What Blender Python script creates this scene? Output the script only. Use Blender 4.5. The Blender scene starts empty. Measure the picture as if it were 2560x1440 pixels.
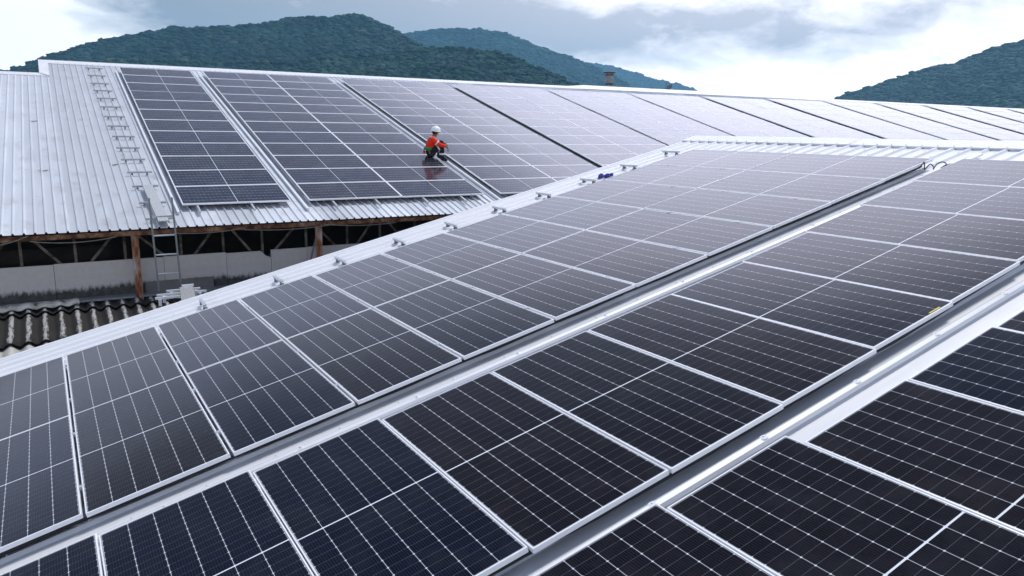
import bpy, bmesh, math, random
import numpy as np
from mathutils import Vector, Matrix, Euler

random.seed(7); RNG = np.random.default_rng(11)
S = bpy.context.scene
COL = S.collection
H0 = 8.5                                    # camera height over the yard
R = math.radians

# ------------------------------------------------------------------ frames
CAM_EUL = (1.3659664, -0.0131177, -0.5390716)
FPX = 1896.1866
RM = Euler(CAM_EUL, 'XYZ').to_matrix()
def ray(px, py):
    return RM @ Vector(((px-1280)/FPX, -(py-720)/FPX, -1.0))
CAMP = Vector((0, 0, H0))
def at_y(px, py, y):
    d = ray(px, py); return CAMP + d*(y/d.y)

AL, YAW = 0.2342777, 0.0109364
EA = Vector((math.cos(AL)*math.cos(YAW), math.cos(AL)*math.sin(YAW), math.sin(AL)))
EB = Vector((math.sin(YAW), -math.cos(YAW), 0))
EN = EA.cross(-EB)
FO = Vector((-0.0912493, 11.4819986, -3.0594589)) + CAMP
MF = Matrix(((EA.x, -EB.x, EN.x, FO.x), (EA.y, -EB.y, EN.y, FO.y), (EA.z, -EB.z, EN.z, FO.z), (0, 0, 0, 1)))
def front(a, b, h=0.0): return FO + EA*a + EB*b + EN*h

BE = 0.2696056
GO = Vector((2.4656758, 32.6771458, 2.1073285)) + CAMP
FU = Vector((1, 0, 0)); FD = Vector((0, -math.cos(BE), -math.sin(BE))); FN = Vector((0, -math.sin(BE), math.cos(BE)))
def far(u, v, h=0.0): return GO + FU*u + FD*v + FN*h
UP = -FD; LX = -FU                             # local axes of a far panel: x up the slope, y to the left
def frame_far(u, v, h=0.0):
    p = far(u, v, h)
    return Matrix(((UP.x, LX.x, FN.x, p.x), (UP.y, LX.y, FN.y, p.y), (UP.z, LX.z, FN.z, p.z), (0, 0, 0, 1)))
def frame_front(a, b, h=0.0):
    p = front(a, b, h)
    return Matrix(((EA.x, -EB.x, EN.x, p.x), (EA.y, -EB.y, EN.y, p.y), (EA.z, -EB.z, EN.z, p.z), (0, 0, 0, 1)))

# ------------------------------------------------------------------ materials
def new_mat(name):
    m = bpy.data.materials.new(name); m.use_nodes = True
    nt = m.node_tree; nt.nodes.clear()
    return m, nt
class NT:
    def __init__(s, nt): s.nt = nt
    def n(s, t, **kw):
        x = s.nt.nodes.new(t)
        for k, v in kw.items(): setattr(x, k, v)
        return x
    def l(s, a, b): s.nt.links.new(a, b)
    def val(s, sock, v):
        if hasattr(v, 'is_linked') or isinstance(v, bpy.types.NodeSocket): s.l(v, sock)
        else: sock.default_value = v
    def math(s, op, a, b=None, c=None):
        x = s.n('ShaderNodeMath', operation=op)
        s.val(x.inputs[0], a)
        if b is not None: s.val(x.inputs[1], b)
        if c is not None: s.val(x.inputs[2], c)
        return x.outputs[0]
    def mix(s, f, a, b, bt='MIX'):
        x = s.n('ShaderNodeMix', data_type='RGBA', blend_type=bt)
        s.val(x.inputs[0], f); s.val(x.inputs[6], a); s.val(x.inputs[7], b)
        return x.outputs[2]
    def noise(s, vec, scale, detail=4, rough=.55, dist=0.0):
        x = s.n('ShaderNodeTexNoise')
        if vec is not None: s.l(vec, x.inputs['Vector'])
        x.inputs['Scale'].default_value = scale; x.inputs['Detail'].default_value = detail
        x.inputs['Roughness'].default_value = rough; x.inputs['Distortion'].default_value = dist
        return x.outputs['Fac']
    def ramp(s, f, stops, interp='LINEAR'):
        x = s.n('ShaderNodeValToRGB'); x.color_ramp.interpolation = interp
        e = x.color_ramp.elements
        while len(e) < len(stops): e.new(.5)
        for i, (p, c) in enumerate(stops):
            e[i].position = p; e[i].color = c if len(c) == 4 else (*c, 1)
        s.l(f, x.inputs[0]); return x.outputs[0]
    def mapping(s, vec, scale=(1, 1, 1), loc=(0, 0, 0), rot=(0, 0, 0)):
        x = s.n('ShaderNodeMapping')
        s.l(vec, x.inputs['Vector']); x.inputs['Scale'].default_value = scale
        x.inputs['Location'].default_value = loc; x.inputs['Rotation'].default_value = rot
        return x.outputs[0]
    def bsdf(s, color, rough=.5, metal=0.0, ior=1.45, spec=.5, bump=None, bstr=.2, bdist=.01):
        b = s.n('ShaderNodeBsdfPrincipled'); o = s.n('ShaderNodeOutputMaterial')
        s.val(b.inputs['Base Color'], color); s.val(b.inputs['Roughness'], rough); s.val(b.inputs['Metallic'], metal)
        b.inputs['IOR'].default_value = ior; b.inputs['Specular IOR Level'].default_value = spec
        if bump is not None:
            bp = s.n('ShaderNodeBump'); bp.inputs['Strength'].default_value = bstr; bp.inputs['Distance'].default_value = bdist
            s.l(bump, bp.inputs['Height']); s.l(bp.outputs[0], b.inputs['Normal'])
        s.l(b.outputs[0], o.inputs[0]); return b
def grey(v): return (v, v, v, 1)

PL, PW = 2.465, 1.134
def mat_cells(name='solar_cells', k=(1, 1, 1), dusty=.035, ior=1.225, stops=((.1, (.0018, .0034, .0125)), (.45, (.0034, .0042, .0088)), (.75, (.0068, .0050, .0062)), (1, (.0040, .0042, .0072)))):
    m, nt = new_mat(name); g = NT(nt)
    uv = g.n('ShaderNodeUVMap'); uv.uv_map = 'uv'
    sp = g.n('ShaderNodeSeparateXYZ'); g.l(uv.outputs[0], sp.inputs[0])
    x, y = sp.outputs[0], sp.outputs[1]         # metres from the panel's centre
    cw = (PW-.034)/6; ch = (PL-.05)/26
    dx = g.math('PINGPONG', x, cw/2)            # distance to the nearest string gap (x = n * cw)
    ax = g.math('ABSOLUTE', x); ay = g.math('ABSOLUTE', y)
    dy = g.math('PINGPONG', g.math('SUBTRACT', ay, .006), ch/2)
    col = g.math('LESS_THAN', dx, .0019)
    mid = g.math('LESS_THAN', ay, .0062)
    row = g.math('LESS_THAN', dy, .0009)
    dia = g.math('LESS_THAN', g.math('ADD', dx, dy), .0085)
    edge = g.math('MAXIMUM', g.math('GREATER_THAN', ax, PW/2-.0185), g.math('GREATER_THAN', ay, PL/2-.021))
    fing = g.math('LESS_THAN', g.math('PINGPONG', g.math('ADD', x, cw/20), cw/20), .0007)   # busbars
    oi = g.n('ShaderNodeObjectInfo')
    nz = g.noise(uv.outputs[0], .9, 3)
    t = g.math('ADD', g.math('MULTIPLY', oi.outputs['Random'], .8), g.math('MULTIPLY', nz, .35))
    base = g.ramp(t, [(p_, tuple(a_*b_ for a_, b_ in zip(c_, k))) for p_, c_ in stops])
    # single cells differ slightly in tone
    cx = g.math('FLOOR', g.math('DIVIDE', x, cw)); cy = g.math('FLOOR', g.math('DIVIDE', y, ch))
    cmb = g.n('ShaderNodeCombineXYZ'); g.l(cx, cmb.inputs[0]); g.l(cy, cmb.inputs[1]); g.l(oi.outputs['Random'], cmb.inputs[2])
    wn = g.n('ShaderNodeTexWhiteNoise'); g.l(cmb.outputs[0], wn.inputs[0])
    base = g.mix(1.0, base, g.ramp(wn.outputs[0], [(0, grey(.78)), (1, grey(1.22))]), 'MULTIPLY')
    c = g.mix(g.math('MULTIPLY', fing, .10), base, (.30, .31, .34, 1))
    c = g.mix(g.math('MULTIPLY', row, .24), c, (.42, .46, .52, 1))
    c = g.mix(g.math('MULTIPLY', dia, .85), c, (.62, .66, .72, 1))
    c = g.mix(g.math('MULTIPLY', col, .74), c, (.60, .64, .70, 1))
    c = g.mix(mid, c, (.66, .70, .76, 1))
    c = g.mix(g.math('MULTIPLY', edge, .55), c, (.30, .32, .36, 1))
    dust = g.noise(uv.outputs[0], 2.2, 6, .65)
    c = g.mix(g.math('MULTIPLY', g.ramp(dust, [(.45, grey(0)), (.8, grey(1))]), dusty), c, (.33, .33, .35, 1))
    rg = g.math('MULTIPLY_ADD', dust, .10, .05)
    bp = g.noise(uv.outputs[0], .55, 2)
    b = g.bsdf(c, rg, 0, ior, .5, bump=bp, bstr=.06, bdist=.05); b.inputs['Specular Tint'].default_value = (.62, .72, 1, 1)
    return m
def mat_metal(name, color, rough=.4, metal=.6, var=.1, scale=8, streak=(1, 1, 1)):
    m, nt = new_mat(name); g = NT(nt)
    tc = g.n('ShaderNodeTexCoord')
    v = g.mapping(tc.outputs['Object'], streak)
    nz = g.noise(v, scale, 5, .6)
    c = g.mix(nz, tuple(k*(1-var) for k in color)+(1,), tuple(min(1, k*(1+var)) for k in color)+(1,))
    g.bsdf(c, g.math('MULTIPLY_ADD', nz, .15, rough-.07), metal, 1.5, .5)
    return m
def mat_sheet(name, color, stain, axis_streak, stain_amt, rough=.35, metal=.35, band=None):
    m, nt = new_mat(name); g = NT(nt)
    uv = g.n('ShaderNodeUVMap'); uv.uv_map = 'uv'
    st = g.mapping(uv.outputs[0], axis_streak)
    a = g.noise(st, 1.0, 6, .62); b = g.noise(uv.outputs[0], 1.3, 5, .6); fine = g.noise(uv.outputs[0], 30, 3)
    s = g.math('MULTIPLY', g.ramp(a, [(.44, grey(0)), (.66, grey(1))]), g.ramp(b, [(.47, grey(0)), (.66, grey(1))]))
    c = g.mix(g.math('MULTIPLY', s, stain_amt), tuple(color)+(1,), tuple(stain)+(1,))
    c = g.mix(.5, c, g.ramp(a, [(.3, tuple(k*.86 for k in color)), (.7, tuple(min(1, k*1.1) for k in color))]))
    if band:                                    # sheets from different batches, each a little lighter or darker
        sp = g.n('ShaderNodeSeparateXYZ'); g.l(uv.outputs[0], sp.inputs[0])
        wn = g.n('ShaderNodeTexWhiteNoise', noise_dimensions='1D')
        g.l(g.math('FLOOR', g.math('DIVIDE', sp.outputs[0], band)), wn.inputs['W'])
        c = g.mix(1.0, c, g.ramp(wn.outputs[0], [(0, grey(.80)), (1, grey(1.10))]), 'MULTIPLY')
    rg = g.math('MULTIPLY_ADD', a, .3, rough-.12)
    g.bsdf(c, rg, metal, 1.5, .5, bump=fine, bstr=.04, bdist=.004)
    return m
def mat_noise(name, stops, scale=4, detail=6, rough=.8, coord='Object', streak=(1, 1, 1), bstr=.3, metal=0, spec=.3):
    m, nt = new_mat(name); g = NT(nt)
    tc = g.n('ShaderNodeTexCoord'); v = g.mapping(tc.outputs[coord], streak)
    nz = g.noise(v, scale, detail, .62)
    g.bsdf(g.ramp(nz, stops), rough, metal, 1.45, spec, bump=nz, bstr=bstr, bdist=.01)
    return m

M = {}
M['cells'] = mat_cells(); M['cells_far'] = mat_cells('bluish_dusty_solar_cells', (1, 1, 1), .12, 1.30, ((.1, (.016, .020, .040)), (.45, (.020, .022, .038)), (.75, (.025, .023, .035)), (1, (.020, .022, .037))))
M['frame'] = mat_metal('anodised_aluminium', (.80, .82, .86), .36, .15, .05, 5)
M['alu'] = mat_metal('mill_aluminium', (.60, .63, .66), .38, .7, .12, 14)
M['ladder'] = mat_metal('dull_ladder_steel', (.20, .22, .235), .5, .5, .25, 12)
M['galv'] = mat_metal('galvanised_steel', (.42, .45, .47), .45, .7, .25, 18)
M['steel'] = mat_metal('clamp_steel', (.16, .17, .19), .45, .7, .3, 30)
M['near_sheet'] = mat_sheet('white_roof_sheet', (.72, .74, .78), (.42, .43, .45), (.45, 7, 1), .5, .42, .10)
M['far_sheet'] = mat_sheet('zinc_roof_sheet', (.63, .67, .73), (.22, .205, .185), (5.3, .30, 1), .95, .42, .22, band=.76)
M['cap'] = mat_sheet('ridge_flashing', (.72, .74, .78), (.44, .45, .47), (.6, 6, 1), .4, .42, .10)
M['rust'] = mat_noise('rusty_steel', [(.30, (.03, .014, .010)), (.46, (.10, .042, .020)), (.58, (.20, .11, .06)), (.72, (.32, .26, .22))], 5, 8, .85, bstr=.4)
M['rustpost'] = mat_noise('rusty_painted_steel', [(.34, (.09, .032, .015)), (.43, (.22, .085, .036)), (.50, (.36, .25, .20)), (.62, (.50, .45, .42))], 3.2, 8, .8, streak=(1, 1, .35), bstr=.3)
M['truss'] = mat_noise('weathered_truss_steel', [(.35, (.05, .042, .036)), (.65, (.20, .175, .15))], 6, 5, .85)
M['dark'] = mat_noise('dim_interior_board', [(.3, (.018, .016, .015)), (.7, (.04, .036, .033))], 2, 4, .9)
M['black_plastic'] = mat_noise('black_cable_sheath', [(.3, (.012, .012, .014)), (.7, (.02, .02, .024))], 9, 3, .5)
M['cable'] = mat_noise('dusty_cable_sheath', [(.3, (.16, .15, .13)), (.7, (.26, .25, .22))], 9, 3, .7)
M['yard'] = mat_noise('yard_concrete', [(.3, (.12, .12, .11)), (.7, (.20, .195, .18))], .8, 8, .95)
M['soil'] = mat_noise('grass_and_soil', [(.3, (.035, .05, .02)), (.55, (.06, .075, .03)), (.75, (.11, .10, .06))], .05, 8, .95)
M['blue'] = mat_noise('blue_cloth', [(.3, (.015, .02, .16)), (.7, (.05, .07, .32))], 12, 4, .85)
M['tank'] = mat_noise('weathered_tank_steel', [(.3, (.20, .21, .23)), (.7, (.33, .33, .34))], 2, 5, .7)
def mat_wall():
    m, nt = new_mat('mouldy_cement_board'); g = NT(nt)
    tc = g.n('ShaderNodeTexCoord'); sp = g.n('ShaderNodeSeparateXYZ'); g.l(tc.outputs['Object'], sp.inputs[0])
    nz = g.noise(g.mapping(tc.outputs['Object'], (6, 1, 1.6)), 2.2, 8, .68)
    big = g.noise(g.mapping(tc.outputs['Object'], (1.1, 1, .2)), 1.0, 3, .5)
    # mould grows up from the foot of the boards: local z 0 is the lower edge
    hgt = g.math('ADD', g.math('MULTIPLY', nz, .34), g.math('MULTIPLY', big, .22))
    d = g.math('SUBTRACT', g.math('ADD', hgt, .03), sp.outputs[2])
    f = g.ramp(d, [(0.0, grey(0)), (.10, grey(.93))])
    fine = g.noise(tc.outputs['Object'], 9, 6, .6)
    clean = g.ramp(fine, [(.3, (.47, .455, .44)), (.7, (.53, .515, .50))])
    mould = g.ramp(fine, [(.35, (.012, .014, .014)), (.62, (.05, .055, .045)), (.8, (.13, .13, .11))])
    spots = g.ramp(g.noise(g.mapping(tc.outputs['Object'], (9, 1, 9)), 1, 2), [(.72, grey(0)), (.78, grey(.5))])
    c = g.mix(f, g.mix(spots, clean, (.13, .12, .11, 1)), mould)
    g.bsdf(c, .9, 0, 1.45, .2, bump=fine, bstr=.15)
    return m
M['wall'] = mat_wall()
def mat_asbestos(name, dark, crest, lo, hi):
    m, nt = new_mat(name); g = NT(nt)
    at = g.n('ShaderNodeAttribute'); at.attribute_name = 'crest'
    tc = g.n('ShaderNodeTexCoord')
    a = g.noise(g.mapping(tc.outputs['Object'], (9, 2.2, 9)), 2.2, 7, .7); b = g.noise(tc.outputs['Object'], 1.7, 5)
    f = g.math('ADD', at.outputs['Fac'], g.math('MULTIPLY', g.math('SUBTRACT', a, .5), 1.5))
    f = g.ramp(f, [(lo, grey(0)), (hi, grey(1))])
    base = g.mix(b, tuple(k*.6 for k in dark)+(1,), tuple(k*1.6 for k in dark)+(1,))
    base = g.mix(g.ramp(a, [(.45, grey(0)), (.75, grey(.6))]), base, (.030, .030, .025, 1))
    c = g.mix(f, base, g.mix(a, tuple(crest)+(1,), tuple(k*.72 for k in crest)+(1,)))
    g.bsdf(c, .92, 0, 1.45, .2, bump=a, bstr=.35, bdist=.02)
    return m
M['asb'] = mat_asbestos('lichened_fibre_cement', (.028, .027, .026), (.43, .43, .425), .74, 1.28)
M['asb_white'] = mat_asbestos('pale_fibre_cement', (.36, .36, .34), (.56, .56, .54), .3, .9)
M['tile'] = mat_noise('mossy_ridge_tile', [(.33, (.03, .035, .022)), (.43, (.30, .29, .26)), (.62, (.50, .49, .46))], 4.5, 8, .9, bstr=.3)
def mat_perf():
    m, nt = new_mat('perforated_aluminium'); g = NT(nt)
    tc = g.n('ShaderNodeTexCoord'); sp = g.n('ShaderNodeSeparateXYZ'); g.l(tc.outputs['Object'], sp.inputs[0])
    a = g.math('SUBTRACT', g.math('PINGPONG', sp.outputs[0], .025), .0125); b = g.math('SUBTRACT', g.math('PINGPONG', sp.outputs[1], .03), .015)
    r = g.math('SQRT', g.math('ADD', g.math('MULTIPLY', a, a), g.math('MULTIPLY', b, b)))
    c = g.mix(g.math('LESS_THAN', r, .008), (.62, .64, .66, 1), (.16, .17, .18, 1))
    g.bsdf(c, .45, .5)
    return m
M['perf'] = mat_perf()
def mat_cloth(name, stops, scale=14):
    return mat_noise(name, stops, scale, 5, .85, bstr=.25)
M['skin'] = mat_cloth('skin', [(.3, (.22, .11, .07)), (.7, (.30, .16, .11))])
M['orange'] = mat_cloth('orange_workwear', [(.3, (.70, .026, .008)), (.7, (.90, .044, .011))])
M['black_cloth'] = mat_cloth('black_workwear', [(.3, (.008, .008, .011)), (.7, (.02, .02, .026))])
M['green'] = mat_cloth('green_webbing', [(.3, (.01, .16, .055)), (.7, (.02, .28, .10))])
M['stripe'] = mat_cloth('reflective_tape', [(.3, (.60, .60, .58)), (.7, (.72, .72, .70))])
M['helmet'] = mat_metal('white_helmet_shell', (.80, .81, .82), .3, 0, .03, 6)
M['red_strap'] = mat_cloth('red_webbing', [(.3, (.35, .012, .012)), (.7, (.5, .03, .03))])
M['hair'] = mat_cloth('black_hair', [(.3, (.006, .005, .005)), (.7, (.015, .012, .012))])

# ------------------------------------------------------------------ mesh builder
class MB:
    def __init__(s): s.v = []; s.f = []; s.m = []; s.uv = {}
    def add(s, verts, faces, mat=0, xf=None):
        o = len(s.v)
        for p in verts: s.v.append(tuple(xf @ Vector(p)) if xf is not None else tuple(p))
        for f in faces: s.f.append([o+i for i in f]); s.m.append(mat)
        return o
    def box(s, c, d, mat=0, xf=None, top=1.0):
        x, y, z = d[0]/2, d[1]/2, d[2]/2
        vs = [(c[0]+i*x*(top if k > 0 else 1), c[1]+j*y*(top if k > 0 else 1), c[2]+k*z) for k in (-1, 1) for j in (-1, 1) for i in (-1, 1)]
        s.add(vs, [(0, 2, 3, 1), (4, 5, 7, 6), (0, 1, 5, 4), (2, 6, 7, 3), (0, 4, 6, 2), (1, 3, 7, 5)], mat, xf)
    def tube(s, pts, r, n=8, mat=0, cap=True):
        pts = [Vector(p) for p in pts]; rr = r if isinstance(r, (list, tuple)) else [r]*len(pts)
        o = len(s.v); up = None
        for i, p in enumerate(pts):
            t = (pts[min(i+1, len(pts)-1)]-pts[max(i-1, 0)]).normalized()
            if up is None: up = t.orthogonal().normalized()
            up = (up - t*up.dot(t)).normalized(); w = t.cross(up)
            for k in range(n):
                a = 2*math.pi*k/n; s.v.append(tuple(p + (up*math.cos(a)+w*math.sin(a))*rr[i]))
        for i in range(len(pts)-1):
            for k in range(n):
                s.f.append([o+i*n+k, o+i*n+(k+1) % n, o+(i+1)*n+(k+1) % n, o+(i+1)*n+k]); s.m.append(mat)
        if cap:
            s.f.append([o+k for k in reversed(range(n))]); s.m.append(mat)
            s.f.append([o+(len(pts)-1)*n+k for k in range(n)]); s.m.append(mat)
    def lathe(s, prof, n=20, mat=0, xf=None):
        o = len(s.v); vs = []; fs = []
        for r, z in prof:
            for k in range(n): a = 2*math.pi*k/n; vs.append((r*math.cos(a), r*math.sin(a), z))
        for i in range(len(prof)-1):
            for k in range(n): fs.append((i*n+k, i*n+(k+1) % n, (i+1)*n+(k+1) % n, (i+1)*n+k))
        fs.append(tuple(reversed(range(n)))); fs.append(tuple((len(prof)-1)*n+k for k in range(n)))
        s.add(vs, fs, mat, xf)
    def mesh(s, name, mats, smooth=False, uv=None):
        me = bpy.data.meshes.new(name); me.from_pydata(s.v, [], s.f)
        for k in (mats if isinstance(mats, (list, tuple)) else [mats]): me.materials.append(k)
        me.polygons.foreach_set('material_index', s.m)
        if smooth: me.polygons.foreach_set('use_smooth', [True]*len(s.f))
        if uv is not None:
            lay = me.uv_layers.new(name='uv')
            for lp in me.loops: lay.data[lp.index].uv = uv(s.v[lp.vertex_index], lp.vertex_index)
        me.update(); return me
    def obj(s, name, mats, parent=None, smooth=False, uv=None, mw=None):
        return link(name, s.mesh(name, mats, smooth, uv), parent, mw)
def link(name, me, parent=None, mw=None):
    o = bpy.data.objects.new(name, me); COL.objects.link(o)
    if parent is not None: o.parent = parent
    if mw is not None: o.matrix_local = mw
    return o
def tag(o, label=None, cat=None, group=None, kind=None):
    if label: o['label'] = label
    if cat: o['category'] = cat
    if group: o['group'] = group
    if kind: o['kind'] = kind
    return o
def thing(name, label, cat, mw=None, group=None):
    return tag(link(name, None, None, mw), label, cat, group)
def copy_tree(root):
    c = root.copy(); COL.objects.link(c)
    for ch in root.children:
        d = ch.copy(); COL.objects.link(d); d.parent = c; d.matrix_parent_inverse = ch.matrix_parent_inverse.copy()
        for g in ch.children:
            e = g.copy(); COL.objects.link(e); e.parent = d
    return c
ORD = ['zeroth', 'first', 'second', 'third', 'fourth', 'fifth', 'sixth', 'seventh', 'eighth', 'ninth', 'tenth', 'eleventh', 'twelfth', 'thirteenth', 'fourteenth', 'fifteenth']

# ------------------------------------------------------------------ solar panels
def frame_mesh(lip):
    f = MB(); w, l, dp = PW/2, PL/2, .038
    # mitred hollow frame: outer wall, top lip, inner lip, underside flange
    def ring(hw, hl, z): return [(-hw, -hl, z), (hw, -hl, z), (hw, hl, z), (-hw, hl, z)]
    rings = [ring(w-.028, l-.028, -dp), ring(w, l, -dp), ring(w, l, -.0015), ring(w-.0015, l-.0015, 0), ring(w-lip, l-lip, 0), ring(w-lip, l-lip, -.008)]
    vs = sum(rings, []); fs = []
    for i in range(len(rings)-1):
        for k in range(4): fs.append((i*4+k, i*4+(k+1) % 4, (i+1)*4+(k+1) % 4, (i+1)*4+k))
    f.add(vs, fs)
    return f.mesh('frame', M['frame'])
def panel_meshes():
    fm = frame_mesh(.011)
    g = MB(); g.box((0, 0, -.0055), (PW-.02, PL-.02, .005))
    c = []
    for yy in (-.27*PL, .27*PL):                # clamps bridging the gap to the neighbour
        b = MB(); X = Matrix.Translation((-PW/2-.014, yy, 0))
        b.box((0, 0, -.016), (.030, .05, .03), 0, X); b.box((0, 0, .001), (.040, .034, .004), 0, X)
        c.append(b.mesh('clamp', M['alu']))
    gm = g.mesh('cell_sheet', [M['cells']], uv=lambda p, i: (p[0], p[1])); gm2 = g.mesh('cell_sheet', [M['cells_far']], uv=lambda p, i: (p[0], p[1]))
    return fm, gm, gm2, c
FM, GM, GF, CM = panel_meshes(); FF = frame_mesh(.021)
protos = {}
def place_panel(mw, label, group, clamps=False, far_=False):
    key = (clamps, far_)
    if key not in protos:
        o = protos[key] = thing('solar_panel', label, 'solar panel')
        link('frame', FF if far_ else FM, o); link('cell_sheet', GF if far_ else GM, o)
        if clamps:
            for c in CM: link('clamp', c, o)
    else:
        o = copy_tree(protos[key])
    o.matrix_world = mw; o['label'] = label; o['group'] = group
    return o

# near roof: gap lines along the slope and the edges of each row as seen
A1 = [-1.185, -.010, 1.175, 2.345, 3.505, 4.66, 5.815, 6.98, 8.15, 9.34, 10.54, 11.755]
B1T = [-.08, -.07, -.065, -.045, -.015, .03, .045, .04, .02, -.005, -.045, -.12]
B1M = [2.42, 2.437, 2.457, 2.49, 2.50, 2.513, 2.50, 2.48, 2.46, 2.437, 2.40, 2.392]
B1B = [4.92, 4.935, 4.945, 4.975, 4.965, 4.982, 4.957, 4.968, 4.961, 4.961, 4.942, 4.932]
A2 = [-1.10, .066, 1.232, 2.372, 3.513, 4.658, 5.81, 6.966, 8.146, 9.335, 10.55, 11.80]
B2T = [5.34, 5.37, 5.41, 5.505, 5.508, 5.538, 5.546, 5.52, 5.45, 5.394, 5.345, 5.321]
B2B = [7.84, 7.87, 7.90, 7.95, 7.982, 7.984, 7.955, 7.925, 7.899, 7.87, 7.84, 7.81]
A3 = [.93, 2.06, 3.204, 4.335, 5.496, 6.65, 7.80, 8.95]
B3T = [8.10, 8.165, 8.25, 8.395, 8.414, 8.44, 8.46]
def near_panel(a0, a1, b0, b1, h, label, group, tilt=0.0, clamps=False):
    w = a1-a0-(.028 if clamps else .012); l = b1-b0-.014
    mw = frame_front((a0+a1)/2, (b0+b1)/2, h) @ Matrix.Rotation(tilt*2, 4, 'X') @ Matrix.Rotation(rt.uniform(-.003, .003), 4, 'Y') @ Matrix.Diagonal((w/PW, l/PL, 1, 1))
    return place_panel(mw, label, group, clamps)
rt = random.Random(3)
n1 = len(A1)-1
for k in range(n1):
    up = n1-k                                   # counted down from the ridge
    m = lambda B: (B[k]+B[k+1])/2
    near_panel(A1[k], A1[k+1], m(B1T), m(B1M), rt.uniform(-.003, .003), f"panel beside the white crossbar strip, {ORD[up]} down from the near roof's ridge", 'panels of the two-panel-wide near array', rt.uniform(-.0015, .0015), True)
    near_panel(A1[k], A1[k+1], m(B1M), m(B1B), rt.uniform(-.003, .003), f"panel between thick frame line and first gutter, {ORD[up]} down from the near roof's ridge", 'panels of the two-panel-wide near array', rt.uniform(-.0015, .0015), True)
n2 = len(A2)-1
for k in range(n2):
    m = lambda B: (B[k]+B[k+1])/2
    near_panel(A2[k], A2[k+1], m(B2T), m(B2B), rt.uniform(-.004, .004), f"panel in the single row between both gutters, {ORD[n2-k]} down from the near roof's ridge", 'panels of the middle near array', rt.uniform(-.002, .002))
for k in range(len(A3)-1):
    near_panel(A3[k], A3[k+1], B3T[k], B3T[k]+PL+.01, rt.uniform(-.004, .004), f'black panel of the stepped row beyond the bolted gutter, {ORD[k+1]} up from the bottom', 'panels of the stepped nearest array', rt.uniform(-.002, .002))

# far roof: fourteen arrays, twelve rows each
PV = 1.2054
USTART = [0, 2.92, 8.40, 13.69, 18.85, 24.05, 29.45, 35.0, 40.45, 46.0, 51.8, 57.6, 63.5]
VROWS = [12, 12, 12, 12, 10, 9, 9, 9, 9, 9, 9, 8, 7]   # rows not hidden by the near roof
V0 = [0, 0, .08, .2, .38, .38, .3, .05, -.1, -.1, -.25, -.4, -.5]
for n, u0 in enumerate(USTART):
    cols = 1 if n == 0 else 2
    for c in range(cols):
        for r in range(VROWS[n]):
            mw = frame_far(u0+c*(PL+.012)+PL/2, V0[n]*(1-r/12)+(r+.5)*PV, rt.uniform(-.004, .004)) @ Matrix.Rotation(rt.uniform(-.003, .003), 4, 'Y') @ Matrix.Rotation(rt.uniform(-.002, .002), 4, 'X') @ Matrix.Diagonal(((PV-.024)/PW, 1, 1, 1))
            if cols == 1: lab = f'{ORD[r+1]} panel down the single column array next to the ladder on the far roof'
            else: lab = f"{ORD[r+1]} panel down from far ridge, {'ladder side' if c == 0 else 'outer side'} column, {ORD[n+1]} array counting from ladder"
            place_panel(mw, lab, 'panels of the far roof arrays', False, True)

# ------------------------------------------------------------------ corrugated sheets
def rib_profile(x0, x1, pitch, phase, base, top, hgt):
    pts = []; k = math.ceil((x0-phase)/pitch)
    pts.append((x0, 0))
    while phase+k*pitch < x1-base/2-.001:
        c = phase+k*pitch
        if c-base/2 > x0+.001:
            pts += [(c-base/2, 0), (c-top/2, hgt), (c+top/2, hgt), (c+base/2, 0)]
        k += 1
    pts.append((x1, 0)); return pts
def sheet(prof, s0, s1, place, thick=.004, nseg=1, mb=None, screws=None):
    """profile points (x, h) extruded along s; place(x, s, h) -> point. returns MB and the uv list"""
    mb = mb or MB(); uvs = []
    o = len(mb.v); n = len(prof); S_ = [s0+(s1-s0)*i/nseg for i in range(nseg+1)]
    for s in S_:
        for x, h in prof: mb.v.append(tuple(place(x, s, h))); uvs.append((x, s))
    for s in S_:
        for x, h in prof: mb.v.append(tuple(place(x, s, h-thick))); uvs.append((x, s))
    L = n*(nseg+1)
    for j in range(nseg):
        for i in range(n-1):
            a = o+j*n+i
            mb.f.append([a, a+1, a+n+1, a+n]); mb.m.append(0)
            mb.f.append([a+L, a+L+n, a+L+n+1, a+L+1]); mb.m.append(0)
    for i in range(n-1):
        a = o+i; mb.f.append([a, a+L, a+L+1, a+1]); mb.m.append(0)
        a = o+nseg*n+i; mb.f.append([a, a+1, a+L+1, a+L]); mb.m.append(0)
    for j in range(nseg):
        a = o+j*n; mb.f.append([a, a+n, a+n+L, a+L]); mb.m.append(0)
        a = o+j*n+n-1; mb.f.append([a, a+L, a+n+L, a+n]); mb.m.append(0)
    return mb, uvs

# ------------------------------------------------------------------ near building
RHF = -.155
near = thing('factory_building', 'near factory building under a white ribbed metal roof carrying the large panels', 'building')
nb = lambda b, a, h: front(a, b, RHF+h)
prof = rib_profile(-1.62, 15.5, .27, 5.10, .085, .030, .032)
prof_front = [(x, h) for x, h in prof]
mb, uvs = sheet(prof_front, -6.0, 13.28, nb, .004, 12)
for k in range(-26, 40):                         # crest screws with washers
    b = 5.10+.27*k
    if -1.58 < b < 9:
        for j in range(24):
            a = -1.2+j*.6+(.0 if k % 2 else .3)
            c = frame_front(a, b, RHF+.032)
            mb.lathe([(.011, 0), (.011, .003), (.006, .004), (.005, .011)], 6, 0, c)
uvs = uvs + [(0, 0)]*(len(mb.v)-len(uvs))
mb.obj('roof', M['near_sheet'], near, uv=lambda p, i: (uvs[i][1], uvs[i][0]))
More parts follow.
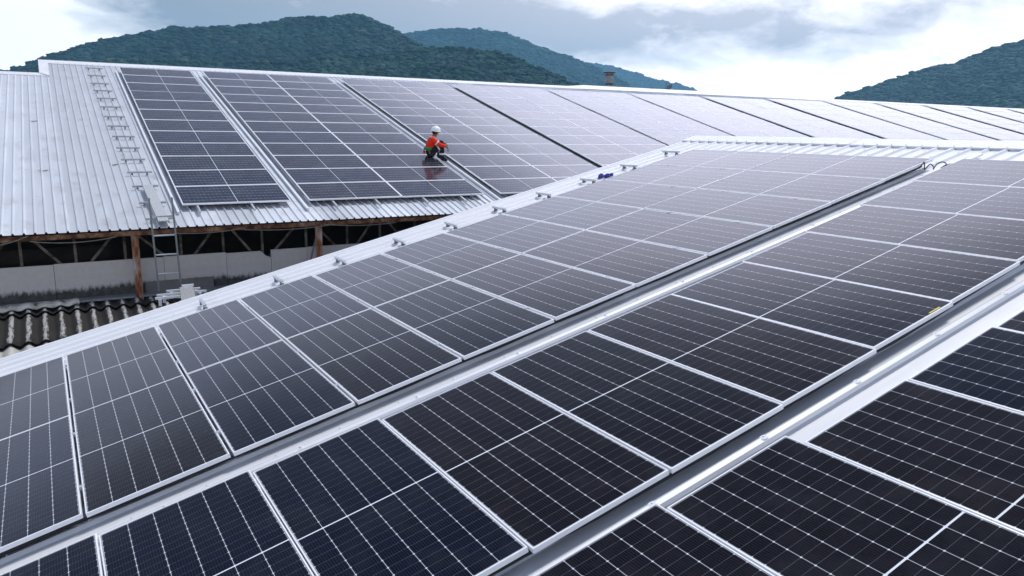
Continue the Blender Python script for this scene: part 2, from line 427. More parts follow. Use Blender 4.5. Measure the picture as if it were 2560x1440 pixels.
# overlap laps across the sheets and side gutter flashings between the arrays
fl = MB()
def strip(mbx, pts, a0, a1, seg=1):              # open channel: points (b, h) run along the slope
    for j in range(seg):
        s0, s1 = a0+(a1-a0)*j/seg, a0+(a1-a0)*(j+1)/seg
        o = len(mbx.v)
        for s in (s0, s1):
            for b, h in pts: mbx.v.append(tuple(front(s, b, h)))
        n = len(pts)
        for i in range(n-1): mbx.f.append([o+i, o+n+i, o+n+i+1, o+i+1]); mbx.m.append(0)
strip(fl, [(5.17, -.122), (5.185, -.095), (5.215, -.084), (5.245, -.095), (5.26, -.122)], -6, 12.5, 1)
for j in range(16):                              # lap joints of the capping strip
    a = -5.2+j*1.15
    fl.lathe([(.034, -.012), (.031, -.003), (.022, .001)], 12, 0, frame_front(a, 5.215, -.086) @ Matrix.Diagonal((1.3, .75, 1, 1)))
    fl.lathe([(.012, 0), (.012, .006), (.006, .01)], 8, 0, frame_front(a, 5.215, -.082))
strip(fl, [(8.035, -.122), (8.045, -.090), (8.075, -.074), (8.105, -.090), (8.115, -.122)], -6, 12.5, 1)
for j in range(16):
    a = -5.32+j*1.07
    fl.lathe([(.038, -.014), (.034, -.002), (.024, .003)], 12, 0, frame_front(a, 8.075, -.077) @ Matrix.Diagonal((1.2, .8, 1, 1)))
    fl.lathe([(.010, -.006), (.010, -.001), (.005, .002)], 8, 0, frame_front(a, 8.075, -.070))
fl.obj('rib_capping', M['cap'], near, uv=lambda p, i: (p[0], p[1]))
# barge flashing along the gable edge
bg = MB()
strip(bg, [(-1.565, RHF+.003), (-1.60, RHF+.012), (-1.635, RHF+.012), (-1.645, RHF+.004), (-1.645, RHF-.16)], -6, 13.3, 1)
bg.obj('barge_flashing', M['cap'], near, uv=lambda p, i: (p[0], p[1]))
# ridge: cap and toothed closure
rc = MB()
topz = front(13.33, 0, RHF+.05)
def ridge_pt(a, b, h): return front(a, b, RHF+h)
for j in range(8):
    b0, b1 = -1.64+j*2.12, -1.64+(j+1)*2.12+.06
    hh = .046+.004*(j % 2)
    for (q0, q1) in (((12.92, hh-.006), (13.33, hh+.012)),):
        rc.add([ridge_pt(q0[0], b0, q0[1]), ridge_pt(q0[0], b1, q0[1]), ridge_pt(q1[0], b1, q1[1]), ridge_pt(q1[0], b0, q1[1])], [(0, 1, 2, 3)])
        e = ridge_pt(13.33, 0, hh+.012)
        back = [ridge_pt(13.33, b, hh+.012)+Vector((.42, 0, -.11)) for b in (b0, b1)]
        rc.add([ridge_pt(13.33, b0, hh+.012), ridge_pt(13.33, b1, hh+.012), back[1], back[0]], [(0, 1, 2, 3)])
        lipz = [ridge_pt(12.92, b, hh-.03) for b in (b0, b1)]
        rc.add([ridge_pt(12.92, b0, hh-.006), ridge_pt(12.92, b1, hh-.006), lipz[1], lipz[0]], [(0, 1, 2, 3)])
for k in range(-24, 38):                         # scalloped teeth reaching into the pans, screws on the crests
    b = 5.10+.27*k
    if b < -1.6: continue
    rc.add([ridge_pt(12.915, b+.05, .016), ridge_pt(12.915, b+.22, .016), ridge_pt(12.915, b+.20, .003), ridge_pt(12.915, b+.07, .003)], [(0, 1, 2, 3)])
    rc.lathe([(.014, -.01), (.014, .002), (.007, .012)], 7, 0, frame_front(12.96, b, RHF+.045))
rc.obj('ridge_cap', M['cap'], near, uv=lambda p, i: (p[1], p[0]))
# other slope, walls
bk = MB()
pr = rib_profile(-1.62, 15.5, .27, 5.10, .085, .030, .032)
top = lambda b: front(13.28, b, RHF)
def back_place(b, s, h): p = top(b); return p+Vector((s*math.cos(AL), 0, -s*math.sin(AL)+h))
mb2, uv2 = sheet(pr, 0, 17, back_place, .004, 1, bk)
mb2.obj('rear_roof', M['near_sheet'], near, uv=lambda p, i: (uv2[i][1], uv2[i][0]))
wl = MB()
def wall_poly(mbx, pts, thick):                  # vertical slab from a polygon of points, thickness along y
    n = len(pts); f = [Vector(p) for p in pts]; b = [p+Vector((0, thick, 0)) for p in f]
    mbx.add(f+b, [tuple(range(n)), tuple(reversed(range(n, 2*n)))]+[(i, i+n, (i+1) % n+n, (i+1) % n) for i in range(n)])
for bb in (-1.48, 15.3):
    p0, p1, p2 = front(-5.8, bb, -.2), front(13.28, bb, -.2), front(13.28, bb, -.2)+Vector((16.5*math.cos(AL), 0, -16.5*math.sin(AL)))
    wall_poly(wl, [(p0.x, p0.y, 0), (p2.x, p2.y, 0), tuple(p2), tuple(p1), tuple(p0)], -.15 if bb < 0 else .15)
p0, p1 = front(-5.8, -1.2, -.2), front(-5.8, 15.2, -.2)
wl.box(((p0.x+p1.x)/2, (p0.y+p1.y)/2, p0.z/2), (.15, abs(p1.y-p0.y), p0.z))
wl.obj('wall', M['yard'], near)

# near-roof crossbars: short angle rails on two clamps, in a row along the strip
BR = [1.94, 3.125, 4.18, 5.27, 6.29, 7.34, 8.34, 9.41, 10.53, 11.73]
BB = [-.90, -.83, -.80, -.80, -.76, -.79, -.77, -.75, -.83, -.86]
def crossbar(name, label, cat, mw, length, group, mat):
    t = thing(name, label, cat, mw, group)
    b = MB()
    hh = .042
    b.box((0, 0, .066), (.005, length, hh)); b.box((.020, 0, .066+hh/2-.002), (.035, length, .004)); b.box((.016, 0, .066-hh/2+.002), (.03, length, .004))
    b.obj('bar', mat, t)
    for s in (-1, 1):
        c = MB(); c.box((.012, 0, .020), (.070, .055, .040), 0, Matrix.Translation((0, s*length*.30, 0)), .55)
        c.box((.012, 0, .050), (.05, .03, .012), 0, Matrix.Translation((0, s*length*.30, 0)))
        c.lathe([(.009, .044), (.009, .062), (.005, .066)], 8, 0, Matrix.Translation((.03, s*length*.30, 0)))
        c.obj('clamp', M['steel'], t)
    return t
for i, (a, b) in enumerate(zip(BR, BB)):
    crossbar('crossbar', f"short crossbar on two clamps on the near roof's white strip, {ORD[i+1]} up from the bottom", 'crossbar',
             frame_front(a-.02, b+.15, RHF+.030) @ Matrix.Rotation(R(rt.uniform(-2, 2)), 4, 'Z'), .52, 'crossbars along the near walkway strip', M['alu'])
# added black cables that darken the gaps under the lower panel edges
def edge_b(A, B, a):
    return float(np.interp(a, A, B))
for A_, B_, lab in ((A1, B1B, 'added black cables darkening the gap under the lower edge of the two-panel-wide near array'), (A2, B2B, 'added black cables darkening the gap under the lower edge of the single middle row')):
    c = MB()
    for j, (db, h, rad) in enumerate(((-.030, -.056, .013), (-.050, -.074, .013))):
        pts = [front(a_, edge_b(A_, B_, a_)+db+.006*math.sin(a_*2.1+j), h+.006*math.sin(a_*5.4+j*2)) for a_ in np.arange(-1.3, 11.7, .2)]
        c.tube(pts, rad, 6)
    tag(c.obj('gap_darkener', M['black_plastic'], smooth=True), lab, 'cable', 'added gap darkeners under the near arrays')
# blue rag and stray cable
rg = MB(); rr = random.Random(5)
for i in range(9):
    c = frame_front(9.86+rr.uniform(-.10, .10), -.68+rr.uniform(-.16, .16), RHF+.035)
    rg.lathe([(.012, 0), (rr.uniform(.04, .07), .012), (rr.uniform(.03, .06), .035), (.01, .05+rr.uniform(0, .02))], 9, 0, c @ Matrix.Rotation(rr.uniform(0, 6), 4, 'Z') @ Matrix.Diagonal((1.5, .7, 1, 1)))
tag(rg.obj('work_gloves', M['blue'], smooth=True), "crumpled blue work gloves lying on the near roof's white strip", 'gloves')
cb = MB()
pts = []
ctrl = [(11.38, 4.78, -.08), (11.46, 4.86, -.05), (11.40, 4.93, .02), (11.52, 4.93, .16), (11.44, 4.98, .03), (11.40, 5.01, -.03), (11.50, 5.03, .10), (11.52, 5.07, -.01), (11.46, 5.10, -.05), (11.56, 5.10, .08), (11.62, 5.15, .12), (11.62, 5.20, .04), (11.50, 5.19, -.02), (11.58, 5.24, .05), (11.68, 5.30, .05)]
for i in range(len(ctrl)-1):
    p0 = Vector(ctrl[max(i-1, 0)]); p1 = Vector(ctrl[i]); p2 = Vector(ctrl[i+1]); p3 = Vector(ctrl[min(i+2, len(ctrl)-1)])
    for j in range(5):
        t = j/5; p = .5*((2*p1)+(p2-p0)*t+(2*p0-5*p1+4*p2-p3)*t*t+(3*p1-p0-3*p2+p3)*t**3); pts.append(front(p.x, p.y, -.085+(p.z+.06)*.42))
cb.tube(pts, .008, 6)
tag(cb.obj('cable', M['black_plastic'], smooth=True), 'loose curly black cable sprouting from the gutter between near arrays by the ridge', 'cable')
# sticker on one panel frame
sk = MB(); sk.box((0, 0, .001), (.16, .014, .002), 0, frame_front(6.72, 7.905, .002))
M['yellow'] = mat_noise('yellow_tape', [(.3, (.62, .50, .05)), (.7, (.72, .60, .10))], 8, 2, .6)
tag(sk.obj('tape_strip', M['yellow']), 'tiny yellow tape strip stuck on the frame of a middle-row panel', 'tape')

# ------------------------------------------------------------------ far building
RHB = -.17
VE, VR, VL = 15.42, -1.31, .90                  # eave, ridge, ridge of the lower left part
UL = -2.28
fb = thing('factory_building', 'far factory building with long zinc roof, rusty posts and open trusses under its eave', 'building')
fp = lambda u, v, h: far(u, v, RHB+h)
mb, uvs = sheet(rib_profile(UL, 98, .19, -3.27+.19*6, .052, .022, .036), VR, VE, fp, .004, 8)
p2 = rib_profile(-14, UL, .19, -3.27, .052, .022, .036)
mb, uv3 = sheet(p2, VL, VE, fp, .004, 8, mb)
base_n = len(mb.v); uvs = uvs+uv3
for k in range(-50, 60):                          # screws on the ribs
    u = -3.27+.19*k
    if u < -6 or u > 8.6: continue
    for j in range(10):
        v = 15.15-j*1.62
        if u < UL and v < VL+.1: continue
        if v < .2: continue
        mb.lathe([(.012, 0), (.011, .006), (.004, .008)], 5, 0, frame_far(u, v, RHB+.036))
uvs = uvs+[(0, 0)]*(len(mb.v)-base_n)
mb.obj('roof', M['far_sheet'], fb, uv=lambda p, i: uvs[i])
# ridge caps: long one, raised stretch, lower left one with its end plate
def ridge_cap(u0, u1, v, lift, wid, name):
    c = MB()
    n = max(1, int((u1-u0)/3))
    for j in range(n):
        a, b = u0+(u1-u0)*j/n, u0+(u1-u0)*(j+1)/n
        l0 = lift(a); l1 = lift(b)
        q = [far(a, v+wid, RHB+.030+l0*.25), far(b, v+wid, RHB+.030+l1*.25), far(b, v, RHB+.045+l1), far(a, v, RHB+.045+l0)]
        c.add(q, [(0, 1, 2, 3)])
        bk2 = [p+Vector((0, .6, -.16-(l*.9))) for p, l in ((q[2], l1), (q[3], l0))]
        c.add([q[3], q[2], bk2[0], bk2[1]], [(0, 1, 2, 3)])
        c.add([q[0], q[1], q[1]-FN*.028, q[0]-FN*.028], [(0, 3, 2, 1)])
    return c
lift = lambda u: .085 if 22.19 < u < 38.01 else (.085*max(0, 1-abs(u-22.2)/1.0) if u < 22.2 else .085*max(0, 1-(u-38)/4))
rcm = ridge_cap(UL-.28, 21.2, VR, lambda u: .0, .50, 'ridge_cap')
for v_, f_ in zip(ridge_cap(21.2, 22.2, VR, lift, .5, '').v, [0]): pass
def merge(a, b):
    o = len(a.v); a.v += b.v; a.f += [[i+o for i in f] for f in b.f]; a.m += b.m
for (x0, x1) in ((21.2, 22.2), (22.2, 38.0), (38.0, 42.0), (42.0, 98.0)): merge(rcm, ridge_cap(x0, x1, VR, lift, .5, ''))
rcm.obj('ridge_cap', M['cap'], fb, uv=lambda p, i: (p[0], p[1]))
rl = ridge_cap(-14, UL+.02, VL, lambda u: 0, .34, 'ridge_cap')
ep = MB()                                         # end plate closing the step between both ridges
ep.add([far(UL-.28, VR, RHB+.045), far(UL-.28, VL+.05, RHB+.06), far(UL+.02, VL+.40, RHB+.05), far(UL+.02, VR+.4, RHB+.05)], [(0, 1, 2, 3)])
ep.add([far(UL-.28, VR, RHB+.045), far(UL-.28, VL+.05, RHB+.06), far(UL-.28, VL+.05, RHB-.04), far(UL-.28, VR, RHB-.04)], [(0, 1, 2, 3)])
ep.obj('end_flashing', M['cap'], fb, uv=lambda p, i: (p[0], p[2]))
rl.obj('ridge_cap', M['cap'], fb, uv=lambda p, i: (p[0], p[1]))
# flashing gutters beside the arrays (light strip in the gaps)
# back slope
pr = far(0, VR, RHB)
bs = MB(); bs.add([(GO.x+UL, pr.y, pr.z), (GO.x+98, pr.y, pr.z), (GO.x+98, pr.y+14, pr.z-14*math.tan(BE)), (GO.x+UL, pr.y+14, pr.z-14*math.tan(BE))], [(0, 1, 2, 3)])
pl = far(0, VL, RHB)
bs.add([(GO.x-14, pl.y, pl.z), (GO.x+UL, pl.y, pl.z), (GO.x+UL, pl.y+14, pl.z-14*math.tan(BE)), (GO.x-14, pl.y+14, pl.z-14*math.tan(BE))], [(0, 1, 2, 3)])
bs.obj('rear_roof', M['far_sheet'], fb, uv=lambda p, i: (p[0], p[1]))
ev = far(0, VE, RHB)                              # eave edge
EY, EZ = ev.y, ev.z
bm_ = MB(); bm_.box((40, EY+.10, EZ-.085), (118, .06, .085)); bm_.box((40, EY+.14, EZ-.135), (118, .12, .015))
bm_.obj('eave_beam', M['rust'], fb)
WY = EY+.75                                      # face of the cement boards
zt, zb = at_y(300, 650, WY).z, at_y(300, 742, WY).z
def x_at(px, py): return at_y(px, py, WY).x
# rusty posts
for px, pyb in ((337, 740), (797, 640)):
    xx = at_y(px, 600, EY+.42).x
    p = MB(); p.box((xx, EY+.42, (EZ-.2)/2), (.035, .14, EZ-.2)); 
    for s in (-1, 1): p.box((xx+s*.045, EY+.42, (EZ-.2)/2), (.05, .115, EZ-.2))
    p.box((xx, EY+.42, EZ-.19), (.15, .17, .02))
    p.obj('post', M['rustpost'], fb)
for xx in (9.8, 14.1, -2.75):
    p = MB(); p.box((xx, EY+.42, (EZ-.2)/2), (.13, .13, EZ-.2)); p.obj('post', M['rustpost'], fb)
# cement board wall, one board per part
joints = [x_at(-500, 690), x_at(134, 670), x_at(410, 655), x_at(566+0, 640), x_at(677, 625), x_at(767, 618), x_at(960, 606), 12.0, 20, 40, 98]
for i in range(len(joints)-1):
    a, b = joints[i]+.004, joints[i+1]-.004
    w = MB()
    dz = .012*((i*7) % 3-1)
    hgt = zt-zb+dz
    poly = [(0, 0, -.9), (b-a, 0, -.9), (b-a, 0, hgt), (0, 0, hgt)]
    if i == 3: poly = [(0, 0, -.9), (b-a, 0, -.9), (b-a, 0, hgt-.17), (b-a-.12, 0, hgt-.12), (b-a-.2, 0, hgt-.03), (b-a-.24, 0, hgt), (0, 0, hgt)]
    wall_poly(w, poly, .05)
    w.obj('wall_board', M['wall'], fb, mw=Matrix.Translation((a, WY+.003*(i % 2), zb)))
lw = MB(); lw.box((40, WY+.12, (zb-.9)/2), (118, .12, zb-.9)); lw.obj('wall', M['yard'], fb)
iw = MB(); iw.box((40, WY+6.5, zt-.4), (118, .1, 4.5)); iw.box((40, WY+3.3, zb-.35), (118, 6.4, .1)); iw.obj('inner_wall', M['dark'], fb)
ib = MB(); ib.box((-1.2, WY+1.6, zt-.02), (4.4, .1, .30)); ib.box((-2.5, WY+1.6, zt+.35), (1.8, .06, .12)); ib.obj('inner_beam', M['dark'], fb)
# lattice girder behind the boards
TY = WY+.16
zz0, zz1 = zt-.25, EZ-.02
tg = MB(); tg.box((40, TY, zz1), (118, .05, .06)); tg.box((40, TY, zz0), (118, .05, .06)); tg.obj('girder_chord', M['truss'], fb)
xs = [at_y(px, 600, TY).x for px in (185, 310, 451, 557, 655, 765, 868, 950)]
step = (xs[-1]-xs[0])/7
posx = [xs[0]-3*step, xs[0]-2*step, xs[0]-step]+xs+[xs[-1]+step*k for k in range(1, 12)]
for i, xx in enumerate(posx):
    t = MB(); t.box((xx, TY, (zz0+zz1)/2), (.055, .04, zz1-zz0)); t.obj('strut', M['truss'], fb)
    if i < len(posx)-1:
        x2 = posx[i+1]; d = MB()
        A = Vector((xx+.08, TY+.03, zz1-.03)); B = Vector((x2-.10, TY+.03, zz0)) 
        if i % 2: A = Vector((x2-.08, TY+.03, zz1-.03)); B = Vector((xx+.10, TY+.03, zz0))
        v = (B-A); mid = (A+B)/2; ang = math.atan2(v.x, -v.z)
        d.box((0, 0, 0), (.055, .03, v.length), 0, Matrix.Translation(mid) @ Matrix.Rotation(-ang, 4, 'Y'))
        d.obj('strut', M['truss'], fb)
bc = MB()                                        # raking brace beside the second post
A = at_y(775, 650, EY+.5); B = at_y(792, 585, EY+.5); bc.tube([A-Vector((.08, 0, .35)), B], .022, 6); bc.obj('brace', M['steel'], fb)
# sagging cables under the eave
def sag(p0, p1, s, n=14):
    return [p0.lerp(p1, i/n)-Vector((0, 0, 4*s*(i/n)*(1-i/n))) for i in range(n+1)]
for i, (x0, y0, x1, y1, s, lab) in enumerate([(-60, 618, 70, 590, .06, 'thin sagging cable under the eave, at the end farther from the ladder'), (75, 604, 290, 592, .07, 'thin sagging cable under the eave ending just before the first rusty post'),
        (425, 583, 610, 570, .05, 'thin sagging cable under the eave starting just past the ladder'), (610, 574, 840, 560, .06, 'thin sagging cable under the eave midway between ladder and second rusty post'),
        (810, 561, 990, 556, .05, 'thin sagging cable under the eave just past the second rusty post')]):
    c = MB(); c.tube(sag(at_y(x0, y0, EY+.06), at_y(x1, y1, EY+.06), s), .009, 6)
    tag(c.obj('cable', M['cable']), lab, 'cable', 'cables under the eave')
# grey patch board leaning at the wall and ledge below
pb = MB(); A = at_y(366, 742, WY-.06); B = at_y(533, 694, WY-.06)
pb.box(((A.x+B.x)/2, WY-.07, (A.z+B.z)/2-.02), (B.x-A.x, .02, B.z-A.z+.1))
tag(pb.obj('patch_board', mat_noise('grey_board', [(.3, (.13, .125, .12)), (.7, (.20, .195, .19))], 3, 6, .9)), 'plain grey board leaning on the mouldy wall behind the ladder foot', 'board')

# rails poking out under the lower edge of the first far arrays
k = 0
for n in (0, 1, 2):
    for c in range(1 if n == 0 else 2):
        for q in (.13, .62) if n == 0 else (.24, .70):
            if n == 2 and c == 1: continue
            k += 1
            u = USTART[n]+c*(PL+.012)+PL*q
            r = MB(); r.box((0, 0, 0), (15.0, .04, .055), 0, frame_far(u, 7.32, -.072)); r.box((0, 0, 0), (15.0, .016, .012), 0, frame_far(u, 7.32, -.105))
            tag(r.obj('mounting_rail', M['alu']), f'mounting rail poking out below the far panels, {ORD[k]} counting from the ladder', 'rail', 'rails under the far arrays')
# long light cover strips beside the arrays
k = 0
for n in range(1, 3):
    u = USTART[n]-.13
    r = MB(); r.box((0, 0, 0), (14.6, .06, .05), 0, frame_far(u, 7.5, RHB+.055))
    k += 1
    tag(r.obj('cable_tray', M['cap'], uv=lambda p, i: (p[0], p[1])), f'narrow white cable tray in a gap between far arrays, {ORD[k]} counting from the ladder', 'cable tray', 'cable trays on the far roof')
r = MB(); r.box((0, 0, 0), (14.6, .05, .05), 0, frame_far(-.12, 7.4, RHB+.055))
tag(r.obj('cable_tray', M['cap'], uv=lambda p, i: (p[0], p[1])), 'narrow white cable tray between the crossbar column and the far panels', 'cable tray', 'cable trays on the far roof')

for n in range(1, len(USTART)):  # added black tubes standing in for shade along each far array's side edge
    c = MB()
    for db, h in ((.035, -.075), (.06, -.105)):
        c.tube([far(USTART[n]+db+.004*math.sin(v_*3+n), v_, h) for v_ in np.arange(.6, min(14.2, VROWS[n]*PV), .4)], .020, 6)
    tag(c.obj('gap_darkener', M['black_plastic'], smooth=True), f'added black tubes darkening the gap before the {ORD[n+1]} far array counting from the ladder', 'cable', 'added gap darkeners on the far roof')
# far crossbars
RU = [(-.83, .20), (-.82, 1.42), (-.81, 2.62), (-.79, 3.65), (-.76, 4.68), (-.75, 5.76), (-.72, 6.90), (-.71, 7.94), (-.68, 9.0), (-.67, 10.08), (-.65, 11.10), (-.61, 12.13), (-.60, 13.17), (-.58, 14.30), (-.56, 15.30)]
for i, (u, v) in enumerate(RU):
    crossbar('crossbar', f'galvanised crossbar in the column above the ladder, {ORD[i+1]} down from the far ridge', 'crossbar',
             frame_far(u, v-.19, RHB+.026) @ Matrix.Rotation(R(rt.uniform(-1.5, 1.5)), 4, 'Z'), .57, 'crossbars up the far roof', M['galv'])
pk = MB(); pk.box((0, 0, 0), (2.35, .22, .012)); pk.box((0, .105, -.02), (2.35, .008, .04)); pk.box((0, -.105, -.02), (2.35, .008, .04))
tag(pk.obj('walkway_plank', M['perf'], mw=frame_far(-.535, 14.18, RHB+.135) @ Matrix.Rotation(R(1.2), 4, 'Z')), 'perforated aluminium walkway plank lying on the lowest crossbars of the far roof', 'plank')

# ladder at the eave
ld = thing('ladder', 'grey metal ladder standing against the far eave, two rails rising above it', 'ladder')
LY = EY-.14
L0, L1 = at_y(372, 495, LY), at_y(429, 493, LY); K0, K1 = at_y(397, 722, LY), at_y(452, 702, LY)
L1.z = L0.z; K1.z = K0.z = K0.z-.05
for a, b in ((L0, K0), (L1, K1)):
    v = b-a; r = MB()
    r.box((0, 0, 0), (.034, .062, v.length), 0, Matrix.Translation((a+b)/2) @ Matrix.Rotation(-math.atan2(v.x, -v.z), 4, 'Y'))
    r.obj('side_rail', M['ladder'], ld)
for py in (540, 586, 633, 680):
    t = (py-495)/(722-495)
    a = L0.lerp(K0, t); b = L1.lerp(K1, t); r = MB(); r.tube([a, b], .017, 8); r.obj('rung', M['alu'] if py > 560 else M['galv'], ld)
# plank and bars bridging to the near roof
PZ = H0-3.42
wp = MB(); wp.box((0, 0, 0), (.27, 4.2, .014)); wp.box((.13, 0, -.025), (.008, 4.2, .05)); wp.box((-.13, 0, -.025), (.008, 4.2, .05))
tag(wp.obj('walkway_plank', M['perf'], mw=Matrix.Translation((2.02, 15.35, PZ)) @ Matrix.Rotation(R(-6.2), 4, 'Z')), 'perforated aluminium walkway plank bridging from the ladder foot to the near roof', 'plank')
for i, (cx, y, ln, dz, lab) in enumerate([(2.17, 17.32, .68, -.03, 'white support bar under the end of the bridging plank, highest of the bars'), (2.10, 17.02, .98, -.04, 'white support bar under the bridging plank, longest of the bars'),
        (1.86, 16.76, .62, -.05, 'white support bar close above the lichened shed roof, lowest of the bars'), (2.28, 17.46, .24, .03, 'short white block lying across the end of the bridging plank')]):
    b = MB(); b.box((0, 0, 0), (ln, .045, .045)); 
    if i < 3:
        for s in (-1, 1): b.box((s*ln*.36, -.02, -.09), (.06, .05, .14))
    tag(b.obj('support_bar', M['frame'], mw=Matrix.Translation((cx, y, PZ+dz)) @ Matrix.Rotation(R(2), 4, 'Z')), lab, 'support bar', 'bars around the bridging plank')

# ------------------------------------------------------------------ shed between the two buildings
sh = thing('shed', 'low lean-to shed roofed with dark lichened fibre cement between the two factory roofs', 'shed')
PIT = .283
xc0 = at_y(27, 782, 17.5).x
def wavy(x0, x1, y0, y1, z0, z1, amp, mat, name, parent, thick=.012, sub=None):
    nx = int((x1-x0)/PIT*12); ny = 5; v = []; f = []; cr = []
    for side in (0, 1):
        for j in range(ny+1):
            t = j/ny
            for i in range(nx+1):
                x = x0+(x1-x0)*i/nx
                w = math.cos(2*math.pi*(x-xc0)/PIT); w = (w+.25*w*abs(w))/1.25
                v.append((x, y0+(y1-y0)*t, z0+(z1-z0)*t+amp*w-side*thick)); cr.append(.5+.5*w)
    n = nx+1; L = n*(ny+1)
    for j in range(ny):
        for i in range(nx):
            a = j*n+i; f.append((a, a+n, a+n+1, a+1)); f.append((a+L, a+L+1, a+L+n+1, a+L+n))
    for i in range(nx):
        f.append((i, i+1, i+L+1, i+L)); a = ny*n+i; f.append((a, a+L, a+L+1, a+1))
    me = bpy.data.meshes.new(name); me.from_pydata(v, [], f); me.materials.append(mat)
    at = me.attributes.new('crest', 'FLOAT', 'POINT'); at.data.foreach_set('value', cr)
    me.polygons.foreach_set('use_smooth', [True]*len(f)); me.update()
    return link(name, me, parent)
zA = at_y(50, 790, 17.55).z
wavy(-4.5, 9.5, EY+.12, EY-.25, zA+.055, zA+.015, .042, M['asb'], 'upper_sheet', sh)
yB = 16.25; zB = at_y(28, 862, yB).z
wavy(-4.5, 9.5, EY-.12, yB, zA-.02, zB, .042, M['asb'], 'roof', sh)
wavy(-4.5, 9.5, yB+.15, 13.2, zB-.03, zB-1.0, .042, M['asb_white'], 'lower_sheet', sh)
wl2 = MB(); wl2.box((2.5, 13.3, (zB-1.2)/2), (13.8, .12, zB-1.2)); wl2.obj('wall', M['yard'], sh)
lg = MB(); lg.box((3.0, WY-.16, zA+.03), (15, .32, .04)); lg.obj('ledge_flashing', M['galv'], sh)
# mossy capping tiles along the top edge at left
for i, (pa, pb_) in enumerate([(-75, 46), (43, 122), (119, 198)]):
    a, b = at_y(pa, 760, EY+.1).x, at_y(pb_, 750, EY+.1).x
    t = MB(); n = 10; N = 24; pv = []
    for j in range(N+1):
        x = a+(b-a)*j/N; w = math.cos(2*math.pi*(x-xc0)/PIT)
        for q in range(5):
            y = [EY+.12, EY+.10, EY+.02, EY-.08, EY-.14][q]; zz = [-.02, .14, .175, .13, .085][q]
            zz += (.022*w*(q/4)); pv.append((x, y, zA+zz+.006*i))
    o = t.add(pv, [(j*5+q, j*5+q+1, (j+1)*5+q+1, (j+1)*5+q) for j in range(N) for q in range(4)])
    ob = t.obj('ridge_tile', M['tile'], None, smooth=True); ob.parent = sh
    md = ob.modifiers.new('s', 'SOLIDIFY'); md.thickness = .02; md.offset = -1

# ------------------------------------------------------------------ worker
def skin_mesh(name, chains, joints, mats, parent, sub=2):
    """chains: list of joint-name sequences; joints: name -> ((x,y,z), radius)"""
    names = list(joints); idx = {k: i for i, k in enumerate(names)}
    e = set()
    for c in chains:
        for a, b in zip(c, c[1:]): e.add((idx[a], idx[b]))
    me = bpy.data.meshes.new(name); me.from_pydata([joints[k][0] for k in names], list(e), [])
    o = bpy.data.objects.new(name, me); COL.objects.link(o)
    sk = o.modifiers.new('skin', 'SKIN'); sk.use_smooth_shade = True
    for i, k in enumerate(names):
        r = joints[k][1]; r = r if isinstance(r, tuple) else (r, r)
        me.skin_vertices[0].data[i].radius = r
        me.skin_vertices[0].data[i].use_root = (i == 0)
    sb = o.modifiers.new('sub', 'SUBSURF'); sb.levels = sub; sb.render_levels = sub
    dg = bpy.context.evaluated_depsgraph_get()
    m2 = bpy.data.meshes.new_from_object(o.evaluated_get(dg)); m2.name = name
    bpy.data.objects.remove(o)
    m2.materials.clear(); m2.materials.append(mats)
    m2.polygons.foreach_set('use_smooth', [True]*len(m2.polygons))
    return link(name, m2, parent)
seat = far(7.64, 11.10, .0)
PM = Matrix.Translation(seat) @ Matrix.Rotation(R(-14), 4, 'Z') @ Matrix.Scale(1.03, 4)
wk = thing('person', 'worker in orange jacket and white helmet sitting on the far panels, arms on knees', 'person', PM)
J = {'pel': ((0, 0, .13), .115), 'sp': ((.03, 0, .28), (.13, .105)), 'ch': ((.10, 0, .46), (.15, .11)), 'nk0': ((.16, 0, .58), .065), 'nk1': ((.19, 0, .625), .060),
     'hd0': ((.22, 0, .672), (.068, .078)), 'hd1': ((.238, 0, .748), (.075, .092)), 'hd2': ((.236, 0, .803), (.055, .07)),
     'hpL': ((.05, .10, .12), .098), 'hpR': ((.05, -.10, .12), .098), 'knL': ((.40, .15, .40), .064), 'knR': ((.40, -.13, .36), .064),
     'anL': ((.36, .14, .04), .042), 'anR': ((.40, -.13, -.02), .042), 'toL': ((.50, .15, -.02), .038), 'toR': ((.55, -.14, -.09), .038),
     'shL': ((.12, .17, .52), .066), 'shR': ((.12, -.17, .52), .066), 'elL': ((.33, .24, .40), .046), 'elR': ((.31, -.23, .37), .046),
     'wrL': ((.50, .15, .42), .030), 'wrR': ((.52, -.13, .33), .030), 'paL': ((.57, .12, .40), (.024, .036)), 'paR': ((.585, -.115, .275), (.024, .036))}
CH = [('pel', 'sp', 'ch', 'nk0', 'nk1', 'hd0', 'hd1', 'hd2'), ('pel', 'hpL', 'knL', 'anL', 'toL'), ('pel', 'hpR', 'knR', 'anR', 'toR'), ('ch', 'shL', 'elL', 'wrL', 'paL'), ('ch', 'shR', 'elR', 'wrR', 'paR')]
JB = {k: (p, (tuple(x*.8 for x in r) if isinstance(r, tuple) else r*.8) if k in ('pel', 'sp', 'ch', 'hpL', 'hpR', 'knL', 'knR', 'shL', 'shR', 'anL', 'anR', 'toL', 'toR') else r) for k, (p, r) in J.items()}
body = skin_mesh('body', CH, JB, M['skin'], wk)
